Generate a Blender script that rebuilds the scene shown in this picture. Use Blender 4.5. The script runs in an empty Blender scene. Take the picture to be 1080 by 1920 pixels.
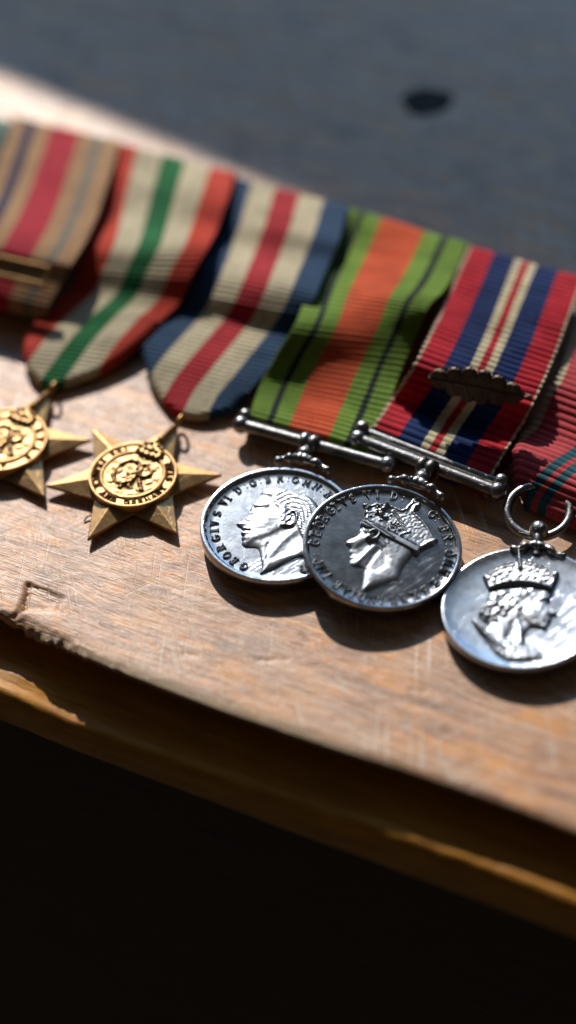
import bpy, math, random
import numpy as np
from mathutils import Matrix, Vector

# ---------------------------------------------------------------- numbers
# All modelling below is in millimetres; the last lines scale the finished scene to metres.
U = 0.001
DATA = {'cam': {'loc': [0.0, -358.444, 371.179], 'right': [0.996195, -0.062695, -0.060543], 'up': [0.087156, 0.716602, 0.692015], 'fwd': [0.0, 0.694658, -0.71934], 'lens': 52.0}, 'A': {'c': [-2.397, -7.697, 4.6], 'ex': [0.99957, 0.00039,
    -0.02933], 'ey': [0.0, 0.99991, 0.01314], 'ez': [0.02933, -0.01314, 0.99948], 'r': 17.963, 'head': [[-3.68, 9.8], [-4.5, 8.43], [-5.57, 6.77], [-6.28, 5.61], [-6.17, 4.78], [-6.63, 3.93], [-6.94, 3.06], [-7.94, 2.02], [-9.6, 1.25], [-9.63,
    0.52], [-8.78, -0.12], [-8.34, -0.8], [-8.8, -1.76], [-8.72, -2.53], [-8.13, -3.02], [-8.79, -3.36], [-8.49, -4.38], [-8.77, -5.19], [-8.35, -6.14], [-7.21, -6.76], [-5.48, -6.99], [-5.07, -7.51], [-4.76, -9.81], [-4.45, -12.18], [-4.68,
    -13.72], [-5.38, -14.82], [-4.15, -14.54], [-1.79, -13.59], [0.62, -12.06], [2.71, -11.08], [4.48, -10.66], [5.66, -10.37], [6.26, -8.07], [7.61, -5.42], [9.0, -2.36], [9.79, 0.38], [9.86, 3.22], [9.42, 5.3], [8.64, 6.93], [7.25, 8.33],
    [5.55, 9.52], [3.23, 10.57], [0.89, 11.32], [-1.49, 11.59], [-3.06, 11.19]], 'hair': [[-3.74, 9.73], [-3.06, 11.19], [-1.49, 11.59], [0.89, 11.32], [3.23, 10.57], [5.55, 9.52], [7.25, 8.33], [8.64, 6.93], [9.42, 5.3], [9.86, 3.22], [9.79,
    0.38], [9.0, -2.36], [7.81, -4.65], [6.25, -6.09], [4.9, -4.38], [4.24, -1.12], [3.87, 2.15], [2.8, 3.87], [1.57, 3.17], [0.86, 1.21], [0.35, 2.47], [0.74, 4.06], [-0.61, 6.23], [-0.84, 8.3], [-1.93, 9.02]], 'ear': [[0.36, -2.16], [1.84,
    -1.9], [3.37, -1.04], [4.0, 0.52], [3.87, 2.15], [3.01, 2.55], [2.08, 1.91], [1.84, 0.31]], 'letters': [('G', -125.0), ('E', -136.3), ('O', -145.7), ('R', -156.4), ('G', -168.9), ('I', -178.4), ('V', 172.8), ('S', 160.6), ('V', 146.3),
    ('I', 139.6), ('D', 126.6), (':', 117.8), ('G', 110.8), (':', 103.6), ('B', 96.4), ('R', 85.2), (':', 77.6), ('O', 71.0), ('M', 59.7), ('N', 49.5), (':', 42.8), ('R', 34.8), ('P', -72.8), ('.', -80.2)], 'lr': 14.34, 'f': {'cheek': [[-2.88,
    1.06]], 'eye': [[-4.67, 5.12]], 'brow': [[-5.24, 6.45], [-4.24, 5.83], [-2.26, 5.69]], 'hairline': [[-2.58, 9.77], [-0.64, 9.27], [0.09, 8.77], [0.17, 6.8], [1.66, 5.21], [3.26, 4.46], [4.2, 3.07]], 'nose': [[-8.8, 2.34], [-7.17, 2.86],
    [-6.06, 3.85]], 'nostril': [[-6.92, 1.48]], 'lips': [[-8.12, -0.64], [-6.84, -1.21]], 'lips2': [[-8.27, -2.25], [-7.16, -2.57]], 'mouth': [[-8.22, -1.42], [-6.63, -1.74]], 'chin': [[-7.59, -3.76]], 'jaw': [[-6.74, -4.83], [-3.52, -3.8],
    [-1.12, -2.64], [0.44, -1.54]], 'neckm': [[3.34, -2.93], [0.08, -6.22], [-2.66, -9.93], [-5.1, -12.54]], 'neckv': [[-2.72, -6.18], [-3.47, -8.69], [-3.85, -10.5]], 'ear_o': [[1.37, -0.92], [2.75, -1.13], [3.91, 0.04], [4.31, 1.51], [4.01,
    2.72], [3.2, 3.03], [2.46, 2.37]], 'ear_i': [[1.92, -0.05], [2.85, 0.58], [3.29, 1.67]], 'lobe': [[0.82, -0.84]], 'sideburn': [[1.58, 4.63], [1.73, 2.67], [1.05, 0.85]], 'h1': [[-2.04, 10.59], [0.18, 11.12], [2.45, 10.93]], 'h2': [[0.15,
    8.76], [2.31, 9.92], [5.11, 9.49], [7.19, 8.07]], 'h3': [[0.25, 7.37], [2.72, 8.76], [5.52, 8.33], [7.53, 6.45], [8.36, 4.38]], 'h4': [[0.81, 6.31], [3.12, 7.52], [5.6, 6.94], [7.03, 4.97], [7.52, 2.57]], 'h5': [[1.69, 5.47], [3.8, 6.24],
    [5.66, 5.37], [6.53, 3.49], [6.61, 1.16]], 'h6': [[3.29, 4.68], [4.94, 4.32], [5.67, 2.46], [5.7, -0.23]], 'h7': [[4.7, 2.61], [5.07, 0.24], [4.82, -2.39]], 'h8': [[6.58, 7.77], [8.25, 5.56], [8.97, 2.74], [8.24, -0.23]], 'h9': [[7.14,
    3.79], [7.58, 1.02], [6.92, -1.57]]}, 'sus': {'l1': [-8.21, 28.95, 4.2], 'l2': [-9.38, 26.34, 4.0], 'r1': [25.43, 10.81, 4.4], 'r2': [24.17, 8.14, 4.2], 'knob': [6.43, 17.31, 4.6], 'bulb': [4.92, 13.5, 4.8], 'sl': [-1.2, 12.09, 5.0], 'sr':
    [9.77, 7.53, 5.0]}}, 'B': {'c': [20.499, -19.162, 6.5], 'ex': [0.99561, 0.00808, -0.09324], 'ey': [0.0, 0.99626, 0.08635], 'ez': [0.09359, -0.08597, 0.99189], 'r': 17.942, 'head': [[-3.88, 6.82], [-4.36, 5.46], [-4.98, 4.56], [-4.91, 3.74],
    [-5.63, 2.94], [-6.96, 2.35], [-8.2, 1.63], [-8.33, 1.0], [-7.85, 0.35], [-7.31, -0.04], [-7.24, -0.45], [-7.72, -1.02], [-7.84, -1.64], [-7.43, -2.2], [-7.96, -2.67], [-7.64, -3.45], [-7.9, -3.97], [-8.03, -4.64], [-7.61, -5.19], [-6.93,
    -5.53], [-5.83, -5.88], [-4.91, -6.28], [-4.9, -6.9], [-5.15, -8.49], [-5.62, -10.68], [-6.22, -12.63], [-5.81, -12.82], [-4.0, -12.15], [-1.44, -11.1], [0.73, -10.48], [2.9, -9.9], [3.23, -8.36], [3.76, -6.6], [4.8, -5.08], [6.03, -3.56],
    [7.16, -2.25], [7.68, -1.36], [6.23, 1.87], [1.59, 5.7]], 'band': [[-3.83, 7.37], [-4.31, 6.47], [-4.17, 5.63], [-1.45, 3.98], [2.57, 1.09], [5.89, -1.39], [7.47, -2.67], [8.05, -2.28], [8.21, -1.47], [7.41, -0.54], [4.1, 2.04], [0.07,
    4.93], [-2.64, 6.68]], 'crown': [[-3.44, 7.73], [-2.98, 8.82], [-3.19, 9.75], [-2.92, 11.09], [-3.44, 12.18], [-2.73, 12.06], [-2.2, 11.53], [-0.71, 11.99], [1.45, 11.82], [3.56, 11.18], [5.27, 10.1], [6.1, 10.44], [6.86, 11.53], [7.45,
    11.98], [7.93, 13.13], [8.93, 13.23], [9.05, 12.29], [9.97, 11.79], [9.61, 10.78], [8.87, 10.62], [8.26, 9.34], [8.56, 8.68], [9.82, 6.96], [11.0, 4.53], [11.66, 2.35], [11.86, 1.57], [12.75, 1.17], [11.88, 0.38], [10.1, -0.46], [8.21,
    -1.75], [7.41, -0.54], [4.1, 2.04], [0.07, 4.93], [-2.64, 6.68]], 'letters': [('G', 173.4), ('E', 163.3), ('O', 153.7), ('R', 145.7), ('G', 135.5), ('I', 128.5), ('V', 119.8), ('S', 111.3), ('V', 97.3), ('I', 88.8), ('D', 74.5), (':',
    66.1), ('G', 36.0), (':', 28.8), ('B', 18.2), ('R', 8.2), (':', 0.2), ('O', -9.0), ('M', -19.6), ('N', -30.0), (':', -36.9), ('R', -44.6), ('E', -56.5), ('X', -67.0), ('E', -77.3), ('T', -86.1), ('I', -96.2), ('N', -104.2), ('D', -113.0),
    ('I', -121.1), ('A', -127.6), ('E', -136.4), ('I', -149.3), ('M', -157.1), ('P', -166.0), (':', -173.9)], 'lr': 15.49, 'f': {'cheek': [[-6.29, 3.12]], 'eye': [[-6.41, 6.71]], 'brow': [[-7.04, 7.58], [-6.15, 7.57], [-5.1, 6.9]], 'nose':
    [[-9.76, 5.42], [-8.52, 5.78], [-7.47, 6.2]], 'nostril': [[-8.82, 4.47]], 'lips': [[-9.46, 3.21], [-8.59, 2.92]], 'lips2': [[-9.64, 1.77], [-8.89, 1.58]], 'mouth': [[-9.56, 2.42], [-8.38, 2.28]], 'chin': [[-9.34, 0.31]], 'jaw': [[-9.01,
    -0.47], [-7.12, -1.17], [-5.27, 0.08], [-3.82, 1.4]], 'neckm': [[-1.92, -0.23], [-3.69, -1.88], [-5.5, -3.88], [-7.8, -6.55]], 'neckm2': [[-0.91, -1.15], [-2.27, -2.85], [-3.72, -5.28]], 'ear_o': [[-3.19, 1.88], [-1.95, 1.61], [-0.87, 2.3],
    [-0.52, 3.4], [-1.04, 4.18], [-1.89, 4.19], [-2.52, 3.71]], 'ear_i': [[-2.42, 2.34], [-1.68, 2.61], [-1.27, 3.52]], 'lobe': [[-3.27, 1.97]], 'hb': [[-0.18, 2.19], [0.5, 0.93], [0.62, -0.23]], 'hb2': [[-0.61, 1.1], [-0.21, -0.11], [-0.36,
    -1.23]], 'hb3': [[0.71, 2.44], [1.25, 1.21], [1.28, 0.43]], 'hb4': [[-4.66, 6.95], [-4.0, 5.48], [-3.64, 3.88]], 'hb5': [[-3.85, 6.63], [-2.93, 4.93], [-2.47, 4.09]], 'arch1': [[-5.11, 13.52], [-3.54, 13.44], [-1.86, 13.02], [-0.24, 12.29],
    [1.07, 11.3]], 'arch1b': [[-5.04, 12.92], [-3.6, 12.93], [-1.93, 12.51], [-0.31, 11.75], [0.72, 10.84]], 'arch2': [[3.49, 9.74], [4.4, 8.11], [5.08, 6.24], [5.53, 4.42], [5.67, 3.82]], 'arch2b': [[3.04, 9.42], [3.96, 7.78], [4.62, 6.04],
    [5.05, 4.3]], 'orb': [[2.23, 11.4]], 'crossp': [[3.29, 12.82], [4.03, 13.62], [4.33, 12.46]], 'shaft': [[0.91, 10.14], [2.23, 11.4]], 'fl1': [[-2.68, 11.16]], 'fl2': [[2.91, 5.6]], 'cp': [[0.06, 9.17]], 'cp2': [[1.05, 8.03]], 'swag':
    [[-5.29, 10.97], [-4.29, 9.83], [-2.94, 9.23], [-1.76, 9.45], [-0.87, 9.7]], 'swag2': [[0.52, 7.33], [1.18, 5.86], [2.16, 4.74], [3.58, 4.72], [4.52, 5.35]], 'bandl1': [[-6.17, 9.73], [-4.21, 8.25], [-1.16, 5.44], [1.37, 3.12], [2.81,
    1.66]], 'bandl2': [[-6.41, 8.9], [-4.34, 7.25], [-1.29, 4.45], [1.22, 2.06], [2.42, 0.88]], 'jew': [[-4.71, 11.0], [-3.75, 9.55], [-1.92, 8.29], [-0.69, 8.89], [0.19, 6.99], [1.55, 4.44], [3.17, 3.81], [4.22, 4.23], [-4.55, 12.24], [4.02,
    5.82], [-0.15, 10.78], [2.67, 8.37]], 'edge1': [[-5.28, 13.35], [-5.22, 11.95], [-5.61, 10.74]], 'edge2': [[6.53, 3.49], [5.03, 2.95], [3.29, 1.67]]}, 'sus': {'l1': [19.22, 19.87, 5.5], 'l2': [17.93, 16.7, 5.2], 'r1': [49.55, -1.57, 5.5],
    'r2': [48.33, -4.41, 5.2], 'knob': [32.91, 4.16, 6.2], 'bulb': [31.24, -0.11, 7.0], 'sl': [24.36, -0.03, 7.6], 'sr': [34.96, -6.67, 7.6]}}, 'C': {'c': [49.467, -38.879, 4.2], 'ex': [0.99939, 0.00063, 0.03497], 'ey': [0.0, 0.99984, -0.018],
    'ez': [-0.03497, 0.01799, 0.99923], 'r': 17.283, 'head': [[-6.79, 5.91], [-7.26, 4.43], [-7.72, 2.56], [-9.35, 1.35], [-10.03, -0.54], [-9.8, -2.29], [-8.75, -3.4], [-8.0, -3.7], [-8.72, -4.91], [-10.6, -1.98], [-11.5, -1.92], [-11.51,
    -2.98], [-10.78, -5.74], [-9.45, -8.55], [-8.41, -11.31], [-7.37, -14.04], [-5.11, -15.77], [-1.32, -16.32], [1.47, -16.07], [2.97, -15.19], [2.42, -13.28], [1.0, -11.59], [0.2, -10.36], [-0.19, -9.18], [0.36, -7.77], [1.31, -6.41], [2.24,
    -6.77], [3.55, -7.34], [4.5, -6.96], [4.58, -6.03], [5.3, -5.69], [5.04, -5.16], [5.84, -4.67], [5.75, -3.75], [6.9, -3.54], [7.27, -2.99], [6.36, -1.86], [5.81, -0.63], [5.8, 0.44], [6.26, 1.29], [6.64, 2.32], [6.94, 3.82], [1.74, 5.78],
    [-3.92, 6.05]], 'crown': [[-6.71, 5.43], [-7.16, 7.52], [-7.62, 10.26], [-7.01, 10.56], [-6.41, 10.08], [-5.2, 11.71], [-3.04, 12.81], [-0.65, 13.47], [0.22, 13.1], [0.53, 15.44], [0.82, 16.68], [1.61, 16.56], [1.61, 15.28], [1.65, 13.04],
    [2.48, 13.23], [4.37, 12.38], [6.17, 10.91], [7.64, 9.18], [9.28, 8.69], [8.48, 6.7], [7.74, 5.17], [6.89, 3.44], [5.0, 4.7], [1.73, 5.7], [-1.03, 6.39], [-3.91, 6.17]], 'f': {'cheek': [[1.69, -2.68]], 'eye': [[5.26, 0.6]], 'brow': [[3.94,
    1.26], [5.41, 1.65], [6.36, 1.39]], 'nose': [[7.12, -3.04], [6.39, -2.25], [5.9, -0.84]], 'lips': [[5.63, -4.6], [4.77, -4.74]], 'lips2': [[5.15, -5.55], [4.51, -5.57]], 'mouth': [[5.54, -5.19], [4.29, -5.16]], 'chin': [[4.07, -6.63]],
    'jaw': [[3.57, -7.2], [1.72, -6.47], [0.06, -4.34], [-0.79, -2.31]], 'ear': [[-0.86, -0.78]], 'robe': [[-11.23, -2.46], [-9.86, -5.12], [-8.04, -8.39], [-5.95, -11.67]], 'neckm': [[-1.77, -3.3], [-1.72, -7.08], [-2.22, -10.74]], 'neckm2':
    [[0.57, -6.67], [-0.55, -8.75], [-0.09, -11.43]], 'curls': [[-9.04, -0.69], [-8.04, -1.79], [-7.41, 0.98], [-5.95, 1.33], [-6.64, -1.81], [-4.66, 0.37], [-3.54, -0.75], [-5.41, -1.05], [-7.6, -0.53], [-4.43, -2.15], [-6.55, -3.35], [-8.32,
    0.54]], 'waves': [[-3.59, 4.26], [-2.4, 2.53], [-1.77, 0.89], [0.19, 4.85], [1.14, 3.54], [-5.36, 3.75], [2.69, 4.46], [-0.35, 2.99], [-3.34, 0.75], [-6.34, 2.74]], 'arch1': [[-6.66, 10.39], [-4.95, 11.43], [-2.82, 12.3], [-0.17, 12.76]],
    'arch2': [[2.13, 12.8], [4.3, 11.83], [6.1, 10.41], [7.88, 8.83]], 'arch1b': [[-6.31, 9.75], [-4.74, 10.77], [-2.63, 11.55], [-0.29, 11.9]], 'arch2b': [[2.02, 11.95], [4.18, 10.98], [5.99, 9.63], [7.5, 8.22]], 'shaft': [[1.29, 16.13],
    [1.11, 13.76], [0.83, 10.62]], 'bandl': [[-6.93, 5.93], [-3.81, 6.93], [0.19, 6.99], [4.01, 5.74], [6.89, 4.02]], 'jew': [[-6.45, 8.59], [-4.95, 9.15], [-3.65, 8.16], [-4.01, 9.79], [-2.38, 9.15], [-1.66, 10.22], [-0.85, 7.73], [0.38,
    8.33], [-2.02, 7.52], [2.88, 9.91], [4.51, 9.27], [3.68, 7.43], [5.46, 7.94], [2.0, 7.69], [6.58, 7.77], [5.8, 6.33], [7.7, 7.6], [-5.43, 7.65], [4.66, 6.31]], 'brooch': [[0.61, -10.42]], 'beads': [[-3.23, -12.07], [-2.12, -12.05], [-1.11,
    -12.76], [-2.76, -14.72], [-4.93, -14.4], [0.91, -14.16], [2.11, -15.43], [1.83, -13.56], [-5.87, -13.16], [-1.08, -14.6], [-6.86, -12.28]]}, 'sus': {'ball': [56.02, -16.97, 4.6], 'neck': [55.31, -20.34, 4.4], 'sl': [49.62, -21.45, 4.2],
    'sr': [60.39, -25.03, 4.2], 'ringc': [59.26, -6.29, 4.0]}}, 'star2': {'c': [-35.58, 12.74, 3.0]}, 'star1': {'c': [-66.4, 28.45, 3.0]}, 'edge': {'o': [-13.04, -58.23, 0.0], 't': [0.86029, -0.5098, 0.0], 'q': [0.5098, 0.86029, 0.0]}, 'shade':
    [[-72.33, 184.74, 0.0], [77.03, 59.43, 0.0]], 'knot': [48.9, 155.18, -0.0], 'rib': {'rib1': {'rows': [[-66.93, 155.12, 6.5, -37.11, 136.85, 7.5], [-69.58, 137.44, 7.5, -39.6, 117.89, 11.0], [-72.32, 120.5, 9.0, -42.32, 101.57, 12.5],
    [-74.6, 105.6, 12.0, -45.61, 88.1, 14.0], [-77.25, 95.22, 13.0, -48.85, 80.22, 14.0], [-78.89, 93.12, 11.0, -50.74, 78.67, 12.0], [-82.86, 85.0, 7.5, -55.89, 71.95, 7.5]]}, 'rib2': {'rows': [[-39.02, 139.88, 6.0, -6.23, 118.87, 7.5],
    [-41.1, 125.16, 6.5, -8.91, 102.63, 11.5], [-42.94, 112.16, 6.0, -11.69, 93.66, 11.0], [-44.78, 92.76, 9.6, -13.91, 82.17, 14.4], [-47.11, 86.43, 7.6, -18.66, 75.3, 11.0], [-49.83, 81.56, 4.5, -22.79, 70.08, 6.2], [-55.81, 74.0, 4.3, -27.9,
    64.96, 5.0], [-61.64, 66.03, 4.4, -33.22, 57.48, 4.2], [-66.25, 58.26, 3.8, -38.39, 49.81, 2.8], [-70.27, 52.19, 2.6, -42.47, 42.84, 2.2]], 'clip': [[(82.68, 0.08), (88.39, 0.24), (91.23, 0.37), (92.93, 0.48)], [(72.25, 0.97), (78.93,
    0.92), (84.92, 0.83), (90.67, 0.63), (92.74, 0.53)]]}, 'rib3': {'rows': [[-8.46, 119.75, 6.0, 22.46, 100.41, 7.5], [-11.65, 103.37, 6.8, 19.05, 83.34, 11.5], [-14.3, 94.74, 6.0, 15.96, 76.0, 10.0], [-17.0, 81.04, 9.2, 12.12, 61.94, 13.0],
    [-20.0, 73.49, 7.4, 9.26, 57.25, 10.4], [-22.96, 70.01, 4.5, 5.55, 54.95, 6.0], [-27.74, 63.29, 4.3, 0.99, 48.55, 5.0], [-32.83, 56.32, 4.3, -3.93, 41.5, 4.2], [-36.97, 48.53, 3.8, -9.04, 35.43, 2.8], [-40.2, 42.12, 2.6, -12.25, 28.58,
    2.2]], 'clip': [[(69.68, 0.0), (74.8, 0.13), (78.7, 0.24), (83.75, 0.41), (86.14, 0.55)], [(70.32, 1.01), (75.64, 1.06), (81.19, 0.96), (85.4, 0.76), (86.14, 0.61)]]}, 'rib4': {'rows': [[20.34, 102.84, 6.0, 51.45, 81.62, 7.0], [16.72, 92.4,
    5.5, 47.33, 69.6, 9.5], [13.47, 81.43, 6.5, 42.95, 57.79, 13.0], [10.24, 68.56, 9.0, 38.69, 51.16, 14.0], [6.14, 51.67, 13.0, 34.93, 47.31, 8.8], [0.79, 45.07, 9.2, 30.04, 38.33, 5.2], [-3.75, 39.28, 4.8, 25.49, 26.14, 4.4], [-6.83, 29.4,
    5.2, 21.0, 14.32, 5.2], [-7.77, 28.2, 3.8, 19.94, 12.82, 3.8]]}, 'rib5': {'rows': [[51.81, 80.07, 7.0, 77.95, 62.08, 8.5], [46.17, 64.15, 9.5, 72.08, 45.81, 11.0], [40.44, 48.27, 12.0, 66.44, 32.19, 11.0], [33.81, 31.63, 15.0, 59.86, 17.37,
    12.0], [30.64, 30.18, 10.5, 56.82, 13.99, 8.5], [27.23, 29.39, 5.0, 53.13, 9.63, 6.2], [23.06, 21.43, 6.0, 49.34, 2.57, 6.8], [21.38, 18.65, 5.0, 46.87, -0.39, 5.0]]}, 'rib6': {'rows': [[78.15, 60.01, 5.0, 102.75, 38.46, 7.0], [73.14,
    45.87, 6.5, 97.6, 24.29, 9.0], [66.81, 28.27, 9.0, 91.46, 9.1, 9.5], [63.5, 23.78, 8.0, 88.22, 4.57, 8.4], [58.81, 16.12, 5.0, 83.72, -2.33, 5.0], [52.37, 8.7, 7.2, 76.79, -9.19, 7.2], [48.59, 5.46, 7.0, 73.31, -12.64, 7.0], [45.93, 3.95,
    4.8, 70.66, -14.58, 4.8], [44.92, 2.82, 3.6, 69.28, -15.95, 3.6]], 'clip': [[(58.03, 0.06), (62.84, 0.18), (65.8, 0.26), (68.58, 0.33), (68.84, 0.43)], None]}}, 'oak': [[35.55, 23.93, 16.0], [57.49, 14.31, 16.0]], 'rib0': [[-99.68, 169.95,
    7.0, -67.07, 151.96, 7.0], [-102.22, 150.15, 7.0, -70.56, 133.45, 7.0]], 'thread': [[-49.19, 1.65, 0.0], [-18.87, 81.36, 9.5]]}
rng = np.random.default_rng(7)
random.seed(7)
scene = bpy.context.scene
col = scene.collection

# ---------------------------------------------------------------- camera
SUN_EL, SUN_AZ = 32.0, 8.0          # light falls from behind the desk, slightly from the left
cd = DATA['cam']
cam = bpy.data.cameras.new('camera')
cam.sensor_fit = 'VERTICAL'; cam.sensor_height = 24.0; cam.sensor_width = 24.0
cam.lens = cd['lens']; cam.clip_start = 0.01; cam.clip_end = 20.0
camo = bpy.data.objects.new('camera', cam); col.objects.link(camo)
rx, up, fw = Vector(cd['right']), Vector(cd['up']), Vector(cd['fwd'])
m = Matrix((rx, up, -fw)).transposed().to_4x4()
m.translation = Vector(cd['loc']) * U
camo.matrix_world = m
scene.camera = camo
focus = Vector((25.0, -6.0, 7.0))
cam.dof.use_dof = True
cam.dof.focus_distance = (focus - Vector(cd['loc'])).dot(fw) * U
cam.dof.aperture_fstop = 2.4
cam.dof.aperture_blades = 0

# ---------------------------------------------------------------- light
world = bpy.data.worlds.new('World'); scene.world = world; world.use_nodes = True
bg = world.node_tree.nodes['Background']
bg.inputs[0].default_value = (1.0, 0.93, 0.86, 1); bg.inputs[1].default_value = 0.033

def lamp(name, kind, loc, target, **kw):
    l = bpy.data.lights.new(name, kind)
    for k, v in kw.items(): setattr(l, k, v)
    o = bpy.data.objects.new(name, l); col.objects.link(o)
    d = Vector(target) - Vector(loc)
    o.location = Vector(loc) * U
    o.rotation_euler = d.to_track_quat('-Z', 'Y').to_euler()
    return o
el, az = math.radians(SUN_EL), math.radians(SUN_AZ)
sdir = Vector((-math.sin(az) * math.cos(el), math.cos(az) * math.cos(el), math.sin(el)))
lamp('sunlight_lamp', 'SPOT', sdir * 4000, (0, 20, 0), energy=1090, color=(1.0, 0.945, 0.865),
     shadow_soft_size=0.016, spot_size=math.radians(14), spot_blend=0.3)
def window(el_deg, az_deg, dist): 
    a, b = math.radians(el_deg), math.radians(az_deg)
    return Vector((math.sin(b) * math.cos(a), math.cos(b) * math.cos(a), math.sin(a))) * dist
# window light split into two lamps for effect: strong low one for table sheen, dim high one for medals
lamp('lower_window_lamp', 'AREA', window(31, 2, 1500), (0, 0, 0), energy=13.5, color=(0.26, 0.56, 1.0),
     shape='RECTANGLE', size=1.7, size_y=0.36)
lamp('upper_window_lamp', 'AREA', window(46.5, 2, 1500), (0, 0, 0), energy=1.4, color=(0.50, 0.72, 1.0),
     shape='RECTANGLE', size=1.7, size_y=0.40)

vs = scene.view_settings
vs.view_transform = 'Standard'; vs.look = 'None'; vs.exposure = 0.0; vs.gamma = 1.0
scene.render.engine = 'CYCLES'
scene.cycles.max_bounces = 8
scene.cycles.sample_clamp_indirect = 6.0
scene.cycles.use_denoising = True

# ---------------------------------------------------------------- material helpers
class NT:
    def __init__(s, name):
        s.m = bpy.data.materials.new(name); s.m.use_nodes = True
        s.t = s.m.node_tree; s.n = s.t.nodes; s.l = s.t.links
        s.b = s.n['Principled BSDF']
    def node(s, kind, **kw):
        n = s.n.new(kind)
        for k, v in kw.items(): setattr(n, k, v)
        return n
    def link(s, a, b): s.l.new(a, b)
    def coords(s, scale=(1, 1, 1), rot=0.0, loc=(0, 0, 0), src='Object'):
        tc = s.node('ShaderNodeTexCoord'); mm = s.node('ShaderNodeMapping')
        mm.inputs['Scale'].default_value = (1000, 1000, 1000)
        s.link(tc.outputs[src], mm.inputs['Vector'])
        r = s.node('ShaderNodeMapping'); r.inputs['Rotation'].default_value = (0, 0, rot)
        s.link(mm.outputs[0], r.inputs['Vector'])
        q = s.node('ShaderNodeMapping'); q.inputs['Scale'].default_value = scale; q.inputs['Location'].default_value = loc
        s.link(r.outputs[0], q.inputs['Vector'])
        return q.outputs[0]
    def noise(s, vec, scale=1.0, detail=3.0, rough=0.55, dist=0.0):
        n = s.node('ShaderNodeTexNoise'); n.inputs['Scale'].default_value = scale
        n.inputs['Detail'].default_value = detail; n.inputs['Roughness'].default_value = rough
        n.inputs['Distortion'].default_value = dist
        s.link(vec, n.inputs['Vector']); return n.outputs['Fac']
    def ramp(s, fac, stops, interp='LINEAR'):
        n = s.node('ShaderNodeValToRGB'); cr = n.color_ramp; cr.interpolation = interp
        while len(cr.elements) < len(stops): cr.elements.new(0.5)
        for e, (p, c) in zip(cr.elements, stops):
            e.position = p; e.color = (*c, 1) if hasattr(c, '__len__') else (c, c, c, 1)
        s.link(fac, n.inputs[0]); return n.outputs[0]
    def mix(s, fac, a, b, mode='MIX'):
        n = s.node('ShaderNodeMix', data_type='RGBA', blend_type=mode)
        for sock, v in ((n.inputs[0], fac), (n.inputs[6], a), (n.inputs[7], b)):
            if hasattr(v, 'links'): s.link(v, sock)
            elif hasattr(v, '__len__'): sock.default_value = (*v, 1)
            else: sock.default_value = v
        return n.outputs[2]
    def math(s, op, a, b=0.0, c=None):
        n = s.node('ShaderNodeMath', operation=op)
        for i, v in enumerate((a, b) if c is None else (a, b, c)):
            if hasattr(v, 'links'): s.link(v, n.inputs[i])
            else: n.inputs[i].default_value = v
        return n.outputs[0]
    def bump(s, h, dist, strength=1.0, normal=None):
        n = s.node('ShaderNodeBump'); n.inputs['Distance'].default_value = dist * U
        n.inputs['Strength'].default_value = strength
        s.link(h, n.inputs['Height'])
        if normal is not None: s.link(normal, n.inputs['Normal'])
        return n.outputs[0]
    def scratches(s, rot, dens=0.66, freq=5.0, stretch=0.03, loc=(0, 0, 0)):
        v = s.coords((stretch, freq, 1), rot, loc)
        n = s.noise(v, 1.0, 0.5, 0.5, 0.0)
        a = s.ramp(n, [(dens, 0.0), (dens + 0.05, 1.0)])
        gate = s.noise(s.coords((0.05, 0.05, 1), rot + 0.4, loc), 1.0, 1.0)
        g = s.ramp(gate, [(0.45, 0.0), (0.6, 1.0)])
        return s.math('MULTIPLY', a, g)
    def set(s, **kw):
        for k, v in kw.items():
            sock = s.b.inputs[k.replace('_', ' ')]
            if hasattr(v, 'links'): s.link(v, sock)
            elif hasattr(v, '__len__'): sock.default_value = (*v, 1) if len(v) == 3 else v
            else: sock.default_value = v
        return s.m

E0 = DATA['edge']; ET = np.array(E0['t']); EQ = np.array(E0['q']); EO = np.array(E0['o'])
EANG = math.atan2(ET[1], ET[0])

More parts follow.
